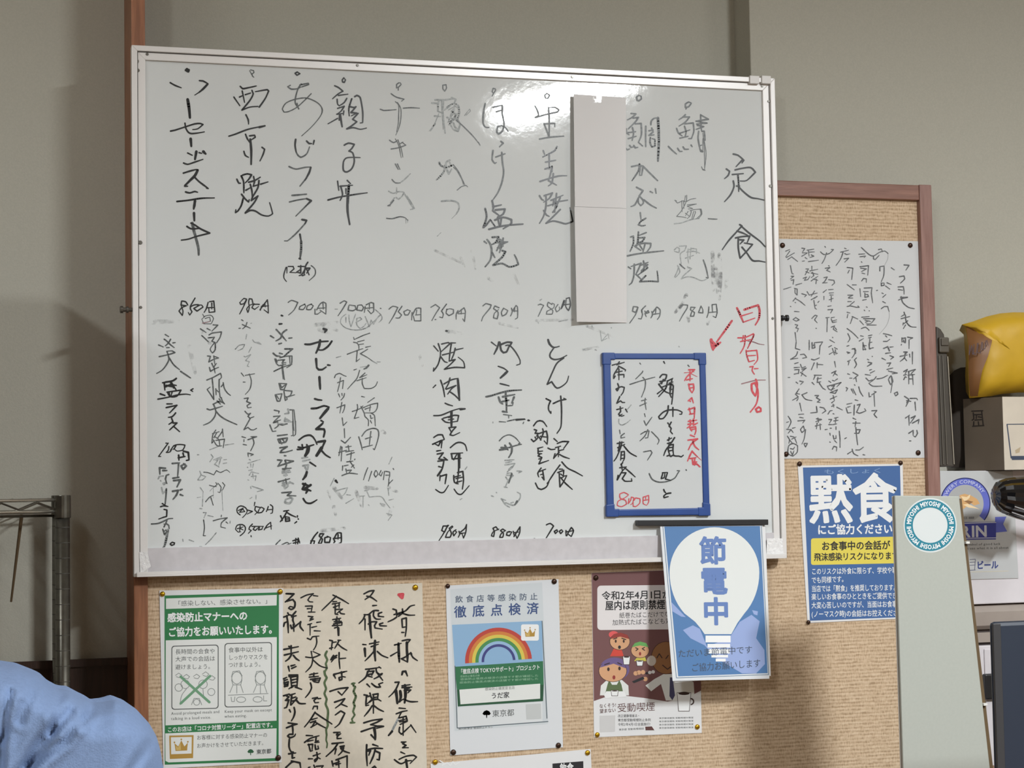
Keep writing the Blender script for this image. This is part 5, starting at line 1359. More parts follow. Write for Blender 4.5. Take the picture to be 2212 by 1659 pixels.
A.disc(1152, 690, 9, flat((150,56,50)), 13, name='cartoon_faces', n=12, layer=5); A.disc(1312, 545, 7, flat((150,56,50)), 11, name='cartoon_faces', n=12, layer=5); A.disc(1186, 505, 9, BK, 11, name='cartoon_faces', n=12, layer=5)
for st in (((1285,508),(1300,516),(1287,526)), ((1340,506),(1325,514),(1340,524)), ((1415,570),(1430,545),(1446,570)), ((1470,575),(1485,555)), ((1450,615),(1480,640),(1500,625)), ((1095,612),(1125,602)), ((1175,600),(1200,612)), ((1150,455),(1170,448)), ((1200,450),(1225,458))):
    A.stroke(st, 6, OL, name='cartoon_faces', layer=5, taper=False)
def cup(x0, y0, x1, y1):
    A.layer = 4.4; A.poly([(x0-3, y0-3), (x1+3, y0-3), (x1-(x1-x0)*.12+3, y1+3), (x0+(x1-x0)*.12-3, y1+3)], OL, name='cartoon_cups')
    A.layer = 4.8; A.poly([(x0, y0), (x1, y0), (x1-(x1-x0)*.12, y1), (x0+(x1-x0)*.12, y1)], WH, name='cartoon_cups')
    A.disc((x0+x1)/2, y0+3, (x1-x0)*.42, OL, (y1-y0)*.09, name='cartoon_cups', n=14, layer=5.2)
cup(1208, 562, 1250, 610); cup(1290, 588, 1330, 618); cup(1135, 770, 1178, 802); cup(1540, 785, 1622, 895)
A.ring(1622, 838, 14, 22, OL, -90, 90, 12, name='cartoon_cups', layer=4.4)
A.layer = 4; A.poly([(1092,800),(1105,775),(1215,775),(1230,808),(1100,818)], WH, name='cartoon_cups')
dr = flat((96, 62, 60))
A.text('なくそう!', 1062, 866, 1166, 858, 28, dr, .01, name='headline', layer=2)
A.text('望まない', 1064, 897, 1164, 889, 28, dr, .01, name='headline', layer=2)
A.text('受動喫煙', 1172, 877, 1404, 867, 58, dr, .008, name='headline', layer=2)
for i, s_ in enumerate(('改正健康増進法・', '東京都受動喫煙防止条例', '令和2年4月1日全面施行!')):
    A.text(s_, 1176, 926+i*26, (1312, 1378, 1376)[i], 924+i*26, 20, BK, .006, name='small_print', layer=2)
for i in range(4):
    A.text('東京都保健局 受動喫煙対策室ほか'[:14], 1428, 940+i*20, 1640, 936+i*20, 12, GY, .006, name='small_print', layer=2)
A.text('東京都 受動喫煙相談', 1182, 1010, 1336, 1003, 14, GY, .006, name='small_print', layer=2)
A.layer = 2; A.poly([(1344,992),(1384,990),(1400,1014),(1346,1014)], dr, name='small_print')
A.layer = 2; A.poly([(1064,925),(1160,922),(1158,1022),(1066,1026)], flat((206,206,206)), name='code_panel')
A.build()

# ---- sliver of a notice at the bottom
PBt = Pl(.0280)
T = sheet('bottom_notice', 'top edge of a white notice with a black block, below the rainbow notice', 'poster', [(930,1650),(1276,1618),(1284,1800),(940,1810)], PBt, M_PAPER, (1110,1800))
A = Art(PBt, 920, 1220, 780, T)
A.layer = 1; A.poly([(775,1218),(964,1203),(968,1380),(780,1390)], BK, name='black_block')
A.text('飲食', 820, 1250, 905, 1244, 70, WH, .02, name='headline', layer=2)
A.stroke([(85,1200),(110,1215),(100,1230),(130,1212),(150,1230),(165,1205),(180,1225),(205,1210)], 7, WH, name='headline', layer=2)
A.build()

# ---- white pen-written notice
T_N = sheet('handwritten_notice', 'large white sheet of pen handwriting with four dark tacks, right of the whiteboard', 'notice', [(1683,516),(1983,521),(1997,989),(1694,991)], Pl(.0288), mat('notice_paper', (206, 208, 209), .7, bump=.04, bscale=20), (1845,990))

# ---------------------------------------------------------------- handwriting
PLANES['M'] = PM
write_traces(PLANES, {'W': WB, 'M': MB, 'C': T_C, 'N': T_N}, {'W': 'menu_writing', 'M': 'daily_menu_writing', 'C': 'brush_writing', 'N': 'pen_writing'})

# ================================================================= TACKS
def tack(label, px, y, m, r=.0042, group='brass'):
    t = at(px[0], px[1], y); v = []; f = []; n = 14
    prof = [(0, .0012), (.0004, r), (.0018, r*.96), (.0030, r*.7), (.0036, r*.3)]
    for d, rr in prof:
        for i in range(n): v.append(t+Vector((rr*math.cos(2*math.pi*i/n), -d, rr*math.sin(2*math.pi*i/n))))
    for j in range(len(prof)-1):
        for i in range(n): f.append((j*n+i, j*n+(i+1) % n, (j+1)*n+(i+1) % n, (j+1)*n+i))
    f.append(tuple(range((len(prof)-1)*n, len(prof)*n)))
    o = link('thumbtack', v, f, m, loc=t, smooth=True)
    tag(o, label, 'thumbtack', 'brass thumbtacks in the notices' if m is M_BRASS else 'dark thumbtacks in the notices'); return o
N_ = 'of the handwritten white notice'
tack('dark thumbtack at the top left corner '+N_, (1690,530), .0286, M_BRONZE, .0052)
tack('dark thumbtack at the top right corner '+N_, (1966,530), .0286, M_BRONZE, .0050)
tack('dark thumbtack at the bottom left corner '+N_, (1698,981), .0286, M_BRONZE, .0050)
tack('dark thumbtack at the bottom right corner '+N_, (1983,978), .0286, M_BRONZE, .0052)
tack('dark thumbtack at the top left corner of the blue silent dining poster', (1727,1002), .0283, M_BRONZE, .0048)
tack('dark thumbtack at the top right corner of the blue silent dining poster', (1945,1000), .0283, M_BRONZE, .0046)
tack('dark thumbtack at the bottom left corner of the blue silent dining poster', (1746,1344), .0283, M_BRONZE, .0040)
tack('brass thumbtack at the top left corner of the green notice', (351,1283), .0281, M_BRASS, .0045)
tack('brass thumbtack between the green notice and the calligraphy notice', (605,1278), .0281, M_BRASS, .0048)
tack('dark thumbtack at the bottom right corner of the green notice', (601,1637), .0281, M_BRONZE, .0050)
tack('brass thumbtack at the top right corner of the calligraphy notice', (897,1269), .0290, M_BRASS, .0052)
tack('dark thumbtack at the top left corner of the rainbow notice', (967,1266), .0283, M_BRONZE, .0042)
tack('dark thumbtack at the top right corner of the rainbow notice', (1197,1256), .0283, M_BRONZE, .0050)
tack('dark thumbtack at the bottom left corner of the rainbow notice', (979,1625), .0283, M_BRONZE, .0052)
tack('dark thumbtack at the bottom right corner of the rainbow notice', (1206,1610), .0283, M_BRONZE, .0050)
tack('dark thumbtack at the top left corner of the brown smoking poster', (1287,1248), .0288, M_BRONZE, .0048)
tack('brass thumbtack at the bottom left corner of the brown smoking poster', (1290,1587), .0288, M_BRASS, .0046)
tack('brass thumbtack at the bottom right corner of the brown smoking poster', (1506,1570), .0288, M_BRASS, .0048)
tack('brass thumbtack at the top left corner of the bottom notice', (940,1646), .0278, M_BRASS, .0048)
tack('brass thumbtack at the top right corner of the bottom notice', (1269,1626), .0278, M_BRASS, .0048)

# ================================================================= FRIDGE WITH BEER POSTER
XF0 = XR1+.002; XF1 = 2.35
M_FR = mat('white_enamel', (222, 218, 222), .35, var=.04, vscale=14)
M_FR2 = mat('grey_enamel', (168, 158, 150), .4, var=.05, vscale=20)
zt = at(2100, 1017, .02).z
FR = thing('refrigerator', 'white enamel refrigerator front carrying a beer poster, at the right edge', 'refrigerator', ((XF0+XF1)/2, .06, 0))
zd = at(2180, 1303, .02).z
box('upper_door', XF0, XF1, .02, YR-.002, zd, zt, M_FR, FR, bv=.002)
z2 = at(2180, 1306, .024).z; z3 = at(2160, 1358, .03).z; z4 = at(2160, 1388, .03).z
box('gap_strip', XF0, XF1, .034, YR-.002, z2-.001, zd, mat('dark_gap', (70, 62, 60), .7), FR)
# sloping drawer front
v, f = [], []
for x in (XF0, XF1):
    v += [(x, .030, z2), (x, .016, z2-.012), (x, .020, z3+.008), (x, .030, z3), (x, YR-.002, z3), (x, YR-.002, z2)]
f = [(0,1,2,3,4,5), (11,10,9,8,7,6)]+[(i, i+6, (i+1) % 6+6, (i+1) % 6) for i in range(6)]
link('drawer_front', v, f, M_FR2, FR)
box('rail', XF0, XF1, .036, YR-.002, z3-.006, z3, mat('dark_gap', (70, 62, 60), .7), FR)
box('middle_strip', XF0, XF1, .028, YR-.002, z4+.002, z3-.006, M_FR2, FR)
box('rail', XF0, XF1, .036, YR-.002, z4-.004, z4+.002, mat('dark_gap', (70, 62, 60), .7), FR)
ld_ = box('lower_door', XF0, XF1, .024, YR-.002, 0.05, z4-.004, M_FR, FR, bv=.002)
a, b_ = at(2127, 1402, .02), at(2170, 1900, .02)
box('door_panel', a.x, XF1-.03, .021, .024, .2, a.z, M_FR, ld_, bv=.0015)
a, b_ = at(2124, 1456, .018), at(2160, 1509, .018)
box('handle', a.x, b_.x, .010, .024, b_.z, a.z, M_BLACK, ld_, bv=.003)

PKR = Pl(.018)
BP = thing('beer_poster', 'glossy grey beer poster with blue ring and ribbon on the refrigerator', 'poster', PKR.at(2115, 1250))
v, f = pxquad([(2030.5,1017),(2188,1018),(2200,1249),(2036,1253)], PKR, .0018); link('paper', v, f, mat('silver_poster', (196, 199, 200), .2, coat=.4, bump=.05, bscale=8, var=.05, vscale=9), BP)
A = Art(PKR, 1920, 1000, 453.3, BP)
KB, KBD = flat((98, 108, 196)), flat((60, 66, 150))
A.layer = 1; A.ring(805, 430, 200, 272, KB, 150, 400, 36, name='blue_ring', sx=.97)
A.ring(805, 430, 266, 275, KBD, 150, 400, 36, name='blue_ring', sx=.97)
A.layer = .8; A.disc(805, 430, 198, flat((172, 174, 174)), name='ring_centre', n=32)
A.arc_text('BREWERY COMPANY', 805, 430, 233, 178, 330, 52, flat((190, 196, 226)), .02, name='ring_lettering', layer=2, sx=.97)
gd, gd2 = flat((214, 168, 112)), flat((240, 214, 170))
for pts, m_ in (([(745,340),(800,325),(870,345),(930,380),(960,430),(900,450),(860,420),(820,460),(780,490),(760,440)], gd), ([(780,440),(840,470),(920,480),(960,490),(900,460),(830,430)], gd2), ([(760,350),(820,360),(860,330),(850,370),(800,410)], gd2), ([(790,400),(840,395),(890,410),(850,435)], flat((150,110,70)))):
    A.layer += .2; A.poly(pts, m_, name='gold_emblem')
A.text('SINCE 1888', 740, 580, 900, 576, 34, flat((90,92,96)), .01, name='small_print', layer=2)
A.layer = 2; A.poly([(640,628),(1130,620),(1130,806),(660,812)], KBD, name='blue_ribbon'); A.layer = 1.8; A.poly([(1120,570),(1240,565),(1205,645),(1248,722),(1120,735)], KB, name='blue_ribbon')
A.stroke([(660,640),(1130,628)], 6, WH, name='ribbon_line', layer=3, taper=False); A.stroke([(660,796),(1130,790)], 6, WH, name='ribbon_line', layer=3, taper=False)
A.text('KIRIN', 590, 722, 1040, 712, 165, flat((206, 208, 214)), .03, name='headline', layer=3)
A.text('A symbol of good luck', 760, 860, 1180, 850, 36, dk, .004, name='small_print', layer=2)
A.text('you can see what it is all about', 700, 902, 1265, 890, 36, dk, .004, name='small_print', layer=2)
for y in (1015, 1045, 1075, 1128): A.stroke([(855,y+4),(912,y)], 7, flat((110,112,130)), name='outline_lettering', layer=2, taper=False)
A.stroke([(912,1015),(905,1128)], 7, flat((110,112,130)), name='outline_lettering', layer=2, taper=False)
A.text('ビール', 925, 1078, 1155, 1072, 92, flat((58, 70, 130)), .035, name='headline', layer=2)
A.stroke([(870,1150),(1260,1138)], 5, flat((214,206,180)), name='ribbon_line', layer=2, taper=False)
A.build()

# ================================================================= THINGS ON TOP OF THE FRIDGE
ztop = zt
# cardboard box, turned so that its left side shows
CB = thing('cardboard_box', 'cardboard box with a printed glass on its pale front, under the yellow bag', 'box', (at(2190,1011,0).x, .03, ztop))
c0 = at(2170, 1011, -.02); cx, cy_ = c0.x, c0.y
zbt = at(2167, 857, -.02).z
lx = at(2085, 1011, .066).x
foot = [(cx, cy_), (cx+.20, cy_+.015), (cx+.185, .098), (lx, .066)]
n = 4
v = [(x, y, ztop+.0005) for x, y in foot]+[(x, y, zbt) for x, y in foot]
f = [(3,2,1,0), (4,5,6,7)]+[(i, (i+1) % 4, (i+1) % 4+4, i+4) for i in range(4)]
link('carton', v, f, [mat('box_side_shaded', (104, 93, 80), .85, var=.06, vscale=15), mat('box_front', (208, 198, 182), .8, var=.05, vscale=18)], CB, [0, 0, 1, 0, 0, 0])
class FreePl:
    def __init__(s, p, q): # vertical plane through points p,q (x,y)
        s.p = Vector((p[0], p[1], 0)); d = Vector((q[0]-p[0], q[1]-p[1], 0)); s.n = Vector((d.y, -d.x, 0)).normalized()
        if s.n.y > 0: s.n = -s.n
    def at(s, u, v, off=0):
        d = fw*FPX + r2*(u-1106) - u2*(v-829.5); o = Vector((CX, CY, CZ))
        P = s.p+s.n*off
        return o+d*((P-o).dot(s.n)/d.dot(s.n))
A = Art(FreePl(foot[0], foot[1]), 2000, 640, 533, CB)
nb = flat((62, 72, 92))
A.stroke([(728,1148),(960,1146)], 8, nb, name='printed_glass', layer=2, taper=False); A.stroke([(728,1148),(765,1450)], 10, nb, name='printed_glass', layer=2, taper=False)
A.layer = 2; A.poly([(765,1432),(930,1430),(925,1466),(772,1468)], nb, name='printed_glass')
A.layer = 1; A.poly([(800,1380),(850,1350),(840,1400),(805,1410)], flat((182,164,136)), name='printed_glass')
A.build()
A = Art(FreePl(foot[3], foot[0]), 2000, 640, 533, CB)
lk = flat((52, 46, 42))
for st in (((412,1030),(510,1026)), ((425,1045),(430,1100),(415,1110)), ((430,1062),(500,1060)), ((455,1062),(452,1095)), ((500,1030),(515,1160)), ((440,1110),(505,1105)), ((420,1165),(520,1158)), ((470,1125),(475,1160)), ((430,1125),(428,1165)), ((470,1080),(500,1085))):
    A.stroke(st, 12, lk, name='printed_mark', layer=2, taper=False)
A.build()
# yellow bag
YBG = thing('plastic_bag', 'stuffed yellow plastic bag with a shaded fold painted brown lying on the cardboard box', 'bag', (at(2180,858,-.01).x, .02, zbt))
outl = [(2078,701),(2100,695),(2130,684),(2160,677),(2190,674.5),(2230,675),(2262,690),(2272,760),(2266,846),(2230,848),(2200,848),(2165,851),(2140,856),(2094,860),(2092,820),(2091,780),(2092,750),(2088,720),(2085,706)]
def pillow(name, outl, yc, depth, m, parent, rings=6, wob=.0, y_lim=.095):
    cx_ = sum(p[0] for p in outl)/len(outl); cz_ = sum(p[1] for p in outl)/len(outl)
    v, f = [], []; n = len(outl)
    for side in (-1, 1):
        for r in range(rings+1):
            t = 1-r/rings*0.98; b_ = math.sqrt(max(0, 1-t**3.2))
            for i, p in enumerate(outl):
                u, q = cx_+(p[0]-cx_)*t, cz_+(p[1]-cz_)*t
                w_ = wob*math.sin(i*2.3+r*1.9)*(1 if 0 < r < rings*.6 else 0)
                P = at(u, q, yc); P.y = min(y_lim, yc+side*(depth*b_+w_)) ; v.append(P)
    for k in range(2):
        o_ = k*(rings+1)*n
        for r in range(rings):
            for i in range(n):
                q = (o_+r*n+i, o_+r*n+(i+1) % n, o_+(r+1)*n+(i+1) % n, o_+(r+1)*n+i)
                f.append(q if k == 1 else q[::-1])
        f.append(tuple(range(o_+rings*n, o_+rings*n+n)) if k else tuple(reversed(range(o_+rings*n, o_+rings*n+n))))
    return link(name, v, f, m, parent, smooth=True)
M_YEL = mat('yellow_plastic', (200, 160, 36), .5, var=.06, vscale=16, bump=.4, bscale=25)
pillow('bag_body', outl, .02, .045, M_YEL, YBG, wob=.003)
A = Art(Pl(.02), 2000, 640, 533, YBG)
br = mat('brown_fold_shade', (122, 82, 44), .5, var=.05, vscale=20)
# shaded fold painted brown, following the swollen surface: strips at increasing bulge
def bagY(u):  # approximate front depth of the bag at a picture column
    t = min(1, max(0, (u-2086)/60)); return .02-.044*math.sqrt(max(0, 1-(1-t*.62)**3.2))-.0032
cols = [0, .25, .5, .75, 1]
rows = [(703,2087,2147),(722,2089,2146),(745,2092,2141),(770,2092,2134),(800,2092,2122),(830,2093,2116),(856,2095,2112)]
v, f = [], []
for (yy, xa, xb) in rows:
    for c_ in cols:
        u = xa+(xb-xa)*c_
        tt = min(1, max(.0, (yy-703)/30)) * min(1, max(0, (862-yy)/25)); edge = .3+.7*tt
        v.append(at(u, yy, .02-(.02-bagY(u))*edge-.001))
for j in range(len(rows)-1):
    for i in range(4): f.append((j*5+i, (j+1)*5+i, (j+1)*5+i+1, j*5+i+1))
link('shaded_fold', v, f, br, YBG, smooth=True)
A2 = Art(Pl(-.030), 2000, 640, 533, YBG)
ib = flat((72, 58, 66))
for st in (((392,440),(388,525),(412,440),(418,520),(440,505)), ((432,430),(425,520),(450,525),(462,420)), ((470,420),(462,505),(490,510),(500,410)), ((508,412),(505,480),(530,470),(540,398)), ((548,395),(556,440))):
    A2.stroke(st, 6, ib, name='curly_lettering', layer=1, taper=False)
A2.build()
# dark bag behind
DB = thing('dark_bag', 'dark brown bag squeezed behind the cardboard box, under the yellow bag', 'bag', (at(2075,1010,.07).x, .07, ztop))
pillow('bag_body', [(2050,812),(2062,800),(2075,794),(2088,793),(2110,800),(2125,840),(2122,900),(2118,1005),(2085,1010),(2055,1010),(2046,960),(2044,880)], .090, .012, mat('dark_bag_cloth', (46, 38, 30), .8, var=.12, vscale=20, bump=.5, bscale=30), DB, y_lim=.104)
# grey case standing on end
GC = thing('grey_case', 'tall grey hard case with rounded top and latch, beside the pinboard frame', 'case', (at(2040,1010,.06).x, .06, ztop))
pts = [at(*p, .035) for p in ((2030,1008),(2062,1008),(2058,940),(2055,860),(2050,790),(2044,745),(2040,722),(2033,711),(2026,706),(2022,705),(2022,800),(2026,900))]
v, f = prism([(p.x, p.z) for p in pts][::-1], .035, .088); f = [tuple(reversed(q)) for q in f]
bevel(link('case_shell', v, f, mat('grey_case_plastic', (70, 64, 56), .5, var=.08, vscale=20), GC), .004, 3)
a, b_ = at(2029, 728, .028), at(2052, 762, .028)
lt = box('latch', a.x, b_.x, .028, .037, b_.z, a.z, mat('latch_grey', (88, 82, 72), .4), GC, bv=.003)
box('latch_tab', a.x+.003, b_.x-.003, .025, .028, b_.z+.014, a.z-.003, mat('latch_grey', (88, 82, 72), .4), lt, bv=.001)
p, q = at(2047, 770, .033), at(2061, 1003, .033); v, f = tube_g(p, q, .0013, 8); link('metal_strip', v, f, mat('bright_metal', (200, 194, 180), .3, .7), GC)
for xx in (2028, 2036):
    p, q = at(xx, 768, .034), at(xx+10, 1003, .034); v, f = tube_g(p, q, .0016, 6); link('rib', v, f, mat('latch_grey', (88, 82, 72), .4), GC)

# ================================================================= BLACK DOMED LAMP HEAD ON AN ARM
BD = thing('black_dome', 'glossy black rounded lamp head poking in front of the beer poster at the right edge', 'lamp', at(2240, 1080, -.12))
v, f = [], []; n = 28; yb = -.12
cen = at(2206, 1076, yb)
sc = at(2206+100, 1076, yb).x-cen.x; sc = sc/100
prof = [(-57, 6), (-54, 20), (-46, 30), (-32, 36), (-12, 40), (14, 44), (16, 44), (24, 34), (60, 30), (62, 10)]
for (dx, r) in prof:
    for i in range(n):
        t = 2*math.pi*i/n; rr = r*(1+(.05 if i % 2 else -.03))
        v.append(cen+Vector((dx*sc, -math.cos(t)*rr*sc*.9, math.sin(t)*rr*sc*.92-(dx*.10)*sc)))
for j in range(len(prof)-1):
    for i in range(n): f.append((j*n+i, (j+1)*n+i, (j+1)*n+(i+1) % n, j*n+(i+1) % n))
f.append(tuple(range(n))); f.append(tuple(reversed(range((len(prof)-1)*n, len(prof)*n))))
link('dome_shell', v, f, mat('glossy_black', (16, 16, 18), .12, coat=.6), BD)
for k, a0 in enumerate((200, 225, 250)):
    pts = []
    for j in range(3, 8):
        dx, r = prof[j]; t = R_(a0+j*4); pts.append(cen+Vector((dx*sc, -abs(math.cos(t))*r*sc*.93, math.sin(t)*r*sc*.97-(dx*.10)*sc)))
    G = ([], [])
    for p, q in zip(pts, pts[1:]): add(G, tube_g(p, q, .0011, 6))
    link('pale_rib', G[0], G[1], mat('pale_rib', (170, 170, 172), .3), BD)
v, f = tube_g(cen+Vector((.045, 0, 0)), (2.3, -.05, 1.05), .012, 12); link('arm', v, f, M_BLACK, BD)
v, f = tube_g((2.3, -.05, 1.06), (2.3, -.05, 0.0), .014, 12); link('pole', v, f, M_BLACK, BD)
v, f = tube_g((2.3, -.05, 0), (2.3, -.05, 0.02), .12, 20); link('base', v, f, M_BLACK, BD)

# ================================================================= COUNTER, PANEL AND MONITOR IN FRONT
YPN = -.42
CT = thing('counter', 'plain wooden counter below the picture, carrying the tall panel and the monitor', 'counter', (1.75, -.62, 0))
x0 = at(1930, 1659, YPN).x-.05
box('counter_top', x0, 2.5, -.95, -.30, .70, .735, wood('counter_wood', (120, 84, 56), (146, 106, 74), False), CT, bv=.003)
box('counter_body', x0+.03, 2.47, -.92, -.34, 0, .70, mat('counter_paint', (150, 140, 126), .6), CT)
M_PN = mat('pale_grey_panel', (172, 176, 168), .5, var=.02, vscale=200)
PNL = thing('display_panel', 'tall pale grey tapered panel with a round turquoise sticker, in front of the pinboard', 'panel', (at(2030,1659,YPN).x, YPN+.02, .735))
kz = lambda px, py, Y: at(px, py, Y)
tl, tr_, = at(1933, 1070.5, YPN), at(2072, 1072, YPN)
def line_x(p, q, z): return p.x+(q.x-p.x)*(z-p.z)/(q.z-p.z)
bl_, br_ = at(1951.4, 1659, YPN), at(2138.6, 1659, YPN)
zb = .735
blx, brx = line_x(tl, bl_, zb), line_x(tr_, br_, zb)
v, f = prism([(tl.x, tl.z), (tr_.x, tr_.z), (brx, zb), (blx, zb)], YPN, YPN+.006)
bevel(link('front_face', v, f, M_PN, PNL), .0012, 2)
bt, bb = at(2076.8, 1076, YPN+.010), at(2145.0, 1659, YPN+.010)
v, f = prism([(tl.x+.001, tl.z-.001), (bt.x-.002, bt.z-.0005), (line_x(bt, bb, zb)-.002, zb), (blx+.001, zb)], YPN+.006, YPN+.009)
link('seam_strip', v, f, mat('seam_brown', (96, 78, 52), .6), PNL)
v, f = prism([(tl.x, tl.z-.001), (bt.x, bt.z), (line_x(bt, bb, zb), zb), (blx, zb)], YPN+.009, YPN+.012)
bevel(link('rear_shell', v, f, mat('rear_shell', (216, 216, 210), .5), PNL), .001, 2)
for (px, py) in ((2087, 1172), (2125, 1521)):
    p = at(px, py, YPN+.006); box('hinge_pin', p.x-.004, p.x+.003, YPN-.0012, YPN+.012, p.z-.002, p.z+.002, mat('rear_shell', (216, 216, 210), .5), PNL, bv=.0006)
PP = Pl(YPN)
STK = thing('round_sticker', 'round white sticker with a turquoise lettered ring on the tall grey panel', 'sticker', PP.at(2010, 1193))
A = Art(PP, 1920, 1000, 453.3, STK)
TQ = flat((34, 124, 144))
A.layer = 1; A.disc(436, 657, 280, flat((208, 214, 214)), 288, name='sticker_disc', n=48)
A.layer = 2; A.ring(436, 657, 186, 272, TQ, 0, 360, 48, name='ring_band', sx=.985)
for a0 in (234, 296, 0, 0, 0, 0): pass
for k in range(6):
    a0 = 243+k*60
    A.arc_text('MIYOSHI', 436, 657, 230, a0, a0+54, 66, WH, .03, name='ring_lettering', layer=4, sx=.985)
A.build()

MN = thing('monitor', 'dark navy back of a monitor rising at the lower right corner', 'monitor', (at(2230,1659,-.75).x, -.75, .735))
a, b_ = at(2143.5, 1344, -.80), at(2143, 1659, -.80)
xr = a.x+.36
o = box('monitor_housing', a.x, xr, -.80, -.788, .79, a.z, mat('navy_plastic', (36, 44, 58), .45, var=.06, vscale=4), MN, bv=.006)
box('edge_bezel', a.x-.0005, a.x+.012, -.803, -.798, .792, a.z-.002, mat('charcoal_plastic', (50, 50, 52), .5), MN, bv=.001)
box('stand', a.x+.14, a.x+.22, -.79, -.77, .737, .80, M_BLACK, MN, bv=.003)
box('foot', a.x+.07, a.x+.29, -.86, -.66, .7355, .745, M_BLACK, MN, bv=.003)

# ================================================================= WIRE SHELF RACK ON THE LEFT
M_CH = mat('worn_chrome', (112, 110, 102), .3, .85, var=.15, vscale=60)
M_CHB = mat('bright_chrome', (214, 210, 198), .25, .9)
YK = -.02
RK = thing('wire_shelf_rack', 'chrome wire shelving rack with a round post, standing at the left wall', 'shelf', (-.55, YK+.06, 0))
pr = at(135.5, 1200, YK)
rad = (at(152, 1200, YK).x-at(119, 1200, YK).x)/2*.97
ptop = at(137, 1073, YK).z
for (X, Y) in ((pr.x, YK), (pr.x, YK+.15), (pr.x-.75, YK), (pr.x-.75, YK+.15)):
    v, f = tube_g((X, Y, 0), (X, Y, ptop), rad, 20); po = link('post', v, f, M_CH, RK, smooth=False)
    for p in po.data.polygons: p.use_smooth = len(p.vertices) == 4
    G = ([], [])
    zz = ptop-.05
    while zz > .4:
        add(G, tube_g((X, Y, zz), (X, Y, zz-.0012), rad*1.012, 20)); zz -= .0254
    link('groove_rings', G[0], G[1], mat('groove_dark', (78, 76, 70), .5), po)
    v, f = tube_g((X, Y, at(137, 1119, YK).z), (X, Y, ptop+.0025), rad*1.14, 20, rad*1.12); c_ = link('collar', v, f, M_CH, po)
    bevel(c_, .001, 2)
z1, z2_ = at(60, 1081, YK).z, at(60, 1106, YK).z; z5 = at(60, 1115, YK).z
def rail(name, y, z, r, x0=pr.x-.75, x1=pr.x, m=M_CHB):
    v, f = tube_g((x0, y, z), (x1, y, z), r, 8); return link(name, v, f, m, RK, smooth=True)
for y in (YK-rad*.2, YK+.15):
    rail('shelf_rail', y, z1, .0028); rail('shelf_rail', y, z2_, .0028)
rail('shelf_rail', YK+.01, z5, .0022, m=M_CH)
for y in (YK-rad*.2, YK+.15):
    G = ([], []); step = .029; X = pr.x-rad*.9; k = 0
    while X > pr.x-.74:
        a_, b2 = (z1-.004, z2_+.003) if k % 2 else (z2_+.003, z1-.004)
        add(G, tube_g((X, y, a_), (X-step, y, b2), .0017, 6)); X -= step; k += 1
    link('zigzag_wire', G[0], G[1], M_CH, RK)
for i in range(24):
    X = pr.x-.02-i*.03
    v, f = tube_g((X, YK, z1+.002), (X, YK+.15, z1+.002), .0015, 6); link('shelf_wire', v, f, M_CH, RK)
for zz in (.25, .75):
    for y in (YK, YK+.15): rail('shelf_rail', y, zz, .0028)
    for i in range(24):
        X = pr.x-.02-i*.03
        v, f = tube_g((X, YK, zz+.002), (X, YK+.15, zz+.002), .0015, 6); link('shelf_wire', v, f, M_CH, RK)
p, q = at(47, 1112, YK+.05), at(24, 1300, YK+.09); v, f = tube_g(p, q, .0030, 8, .0018)
o = link('hanging_cord', v, f, mat('brown_cord', (96, 78, 54), .8), loc=p); tag(o, 'thin brown cord hanging from the wire shelf at the left edge', 'cord')

# ================================================================= PERSON
def px3(u, v, Y): return at(u, v, Y)
PE = thing('person', 'person in a light blue shirt seated at the lower left, only a shoulder in view', 'person', (at(-300, 1659, -1.45).x, -1.45, 0))
def skin(name, V, E_, R, m, parent, sub=2, loc=None):
    me = bpy.data.meshes.new(name); base = wloc(parent)
    me.from_pydata([tuple(Vector(p)-base) for p in V], E_, [])
    o = bpy.data.objects.new(name, me); COL.objects.link(o); o.parent = parent
    sk = o.modifiers.new('skin', 'SKIN'); sk.use_smooth_shade = True
    for i, r in enumerate(R):
        r = r if isinstance(r, tuple) else (r, r)
        me.skin_vertices[0].data[i].radius = r
        me.skin_vertices[0].data[i].use_root = (i == 0)
    ss = o.modifiers.new('sub', 'SUBSURF'); ss.levels = sub; ss.render_levels = sub
    me.materials.append(m); return o
M_SKIN = mat('skin', (206, 160, 130), .55)
M_SHIRT = mat('blue_shirt_cloth', (108, 129, 164), .9, var=.05, vscale=320, bump=.3, bscale=700)
nx = at(-300, 1400, -1.45); N0 = nx
sh = at(238, 1600, -1.45); shz = sh.z; half = sh.x-N0.x
V = [(N0.x, -1.45, .50), (N0.x, -1.43, .72), (N0.x, -1.43, shz-.12), (N0.x, -1.43, shz-.03), (N0.x, -1.44, N0.z+.03), (N0.x, -1.43, N0.z+.13), (N0.x, -1.43, N0.z+.20),
     (sh.x-.03, -1.43, shz-.055), (sh.x-.005, -1.45, shz-.16), (sh.x, -1.55, shz-.28), (sh.x-.04, -1.68, shz-.27), (sh.x-.09, -1.76, shz-.26),
     (2*N0.x-sh.x+.03, -1.43, shz-.055), (2*N0.x-sh.x+.005, -1.45, shz-.16), (2*N0.x-sh.x-.02, -1.55, shz-.28), (2*N0.x-sh.x+.04, -1.68, shz-.27), (2*N0.x-sh.x+.09, -1.76, shz-.26),
     (N0.x+.10, -1.62, .50), (N0.x+.12, -1.88, .50), (N0.x+.12, -1.92, .10), (N0.x+.12, -2.02, .05),
     (N0.x-.10, -1.62, .50), (N0.x-.12, -1.88, .50), (N0.x-.12, -1.92, .10), (N0.x-.12, -2.02, .05)]
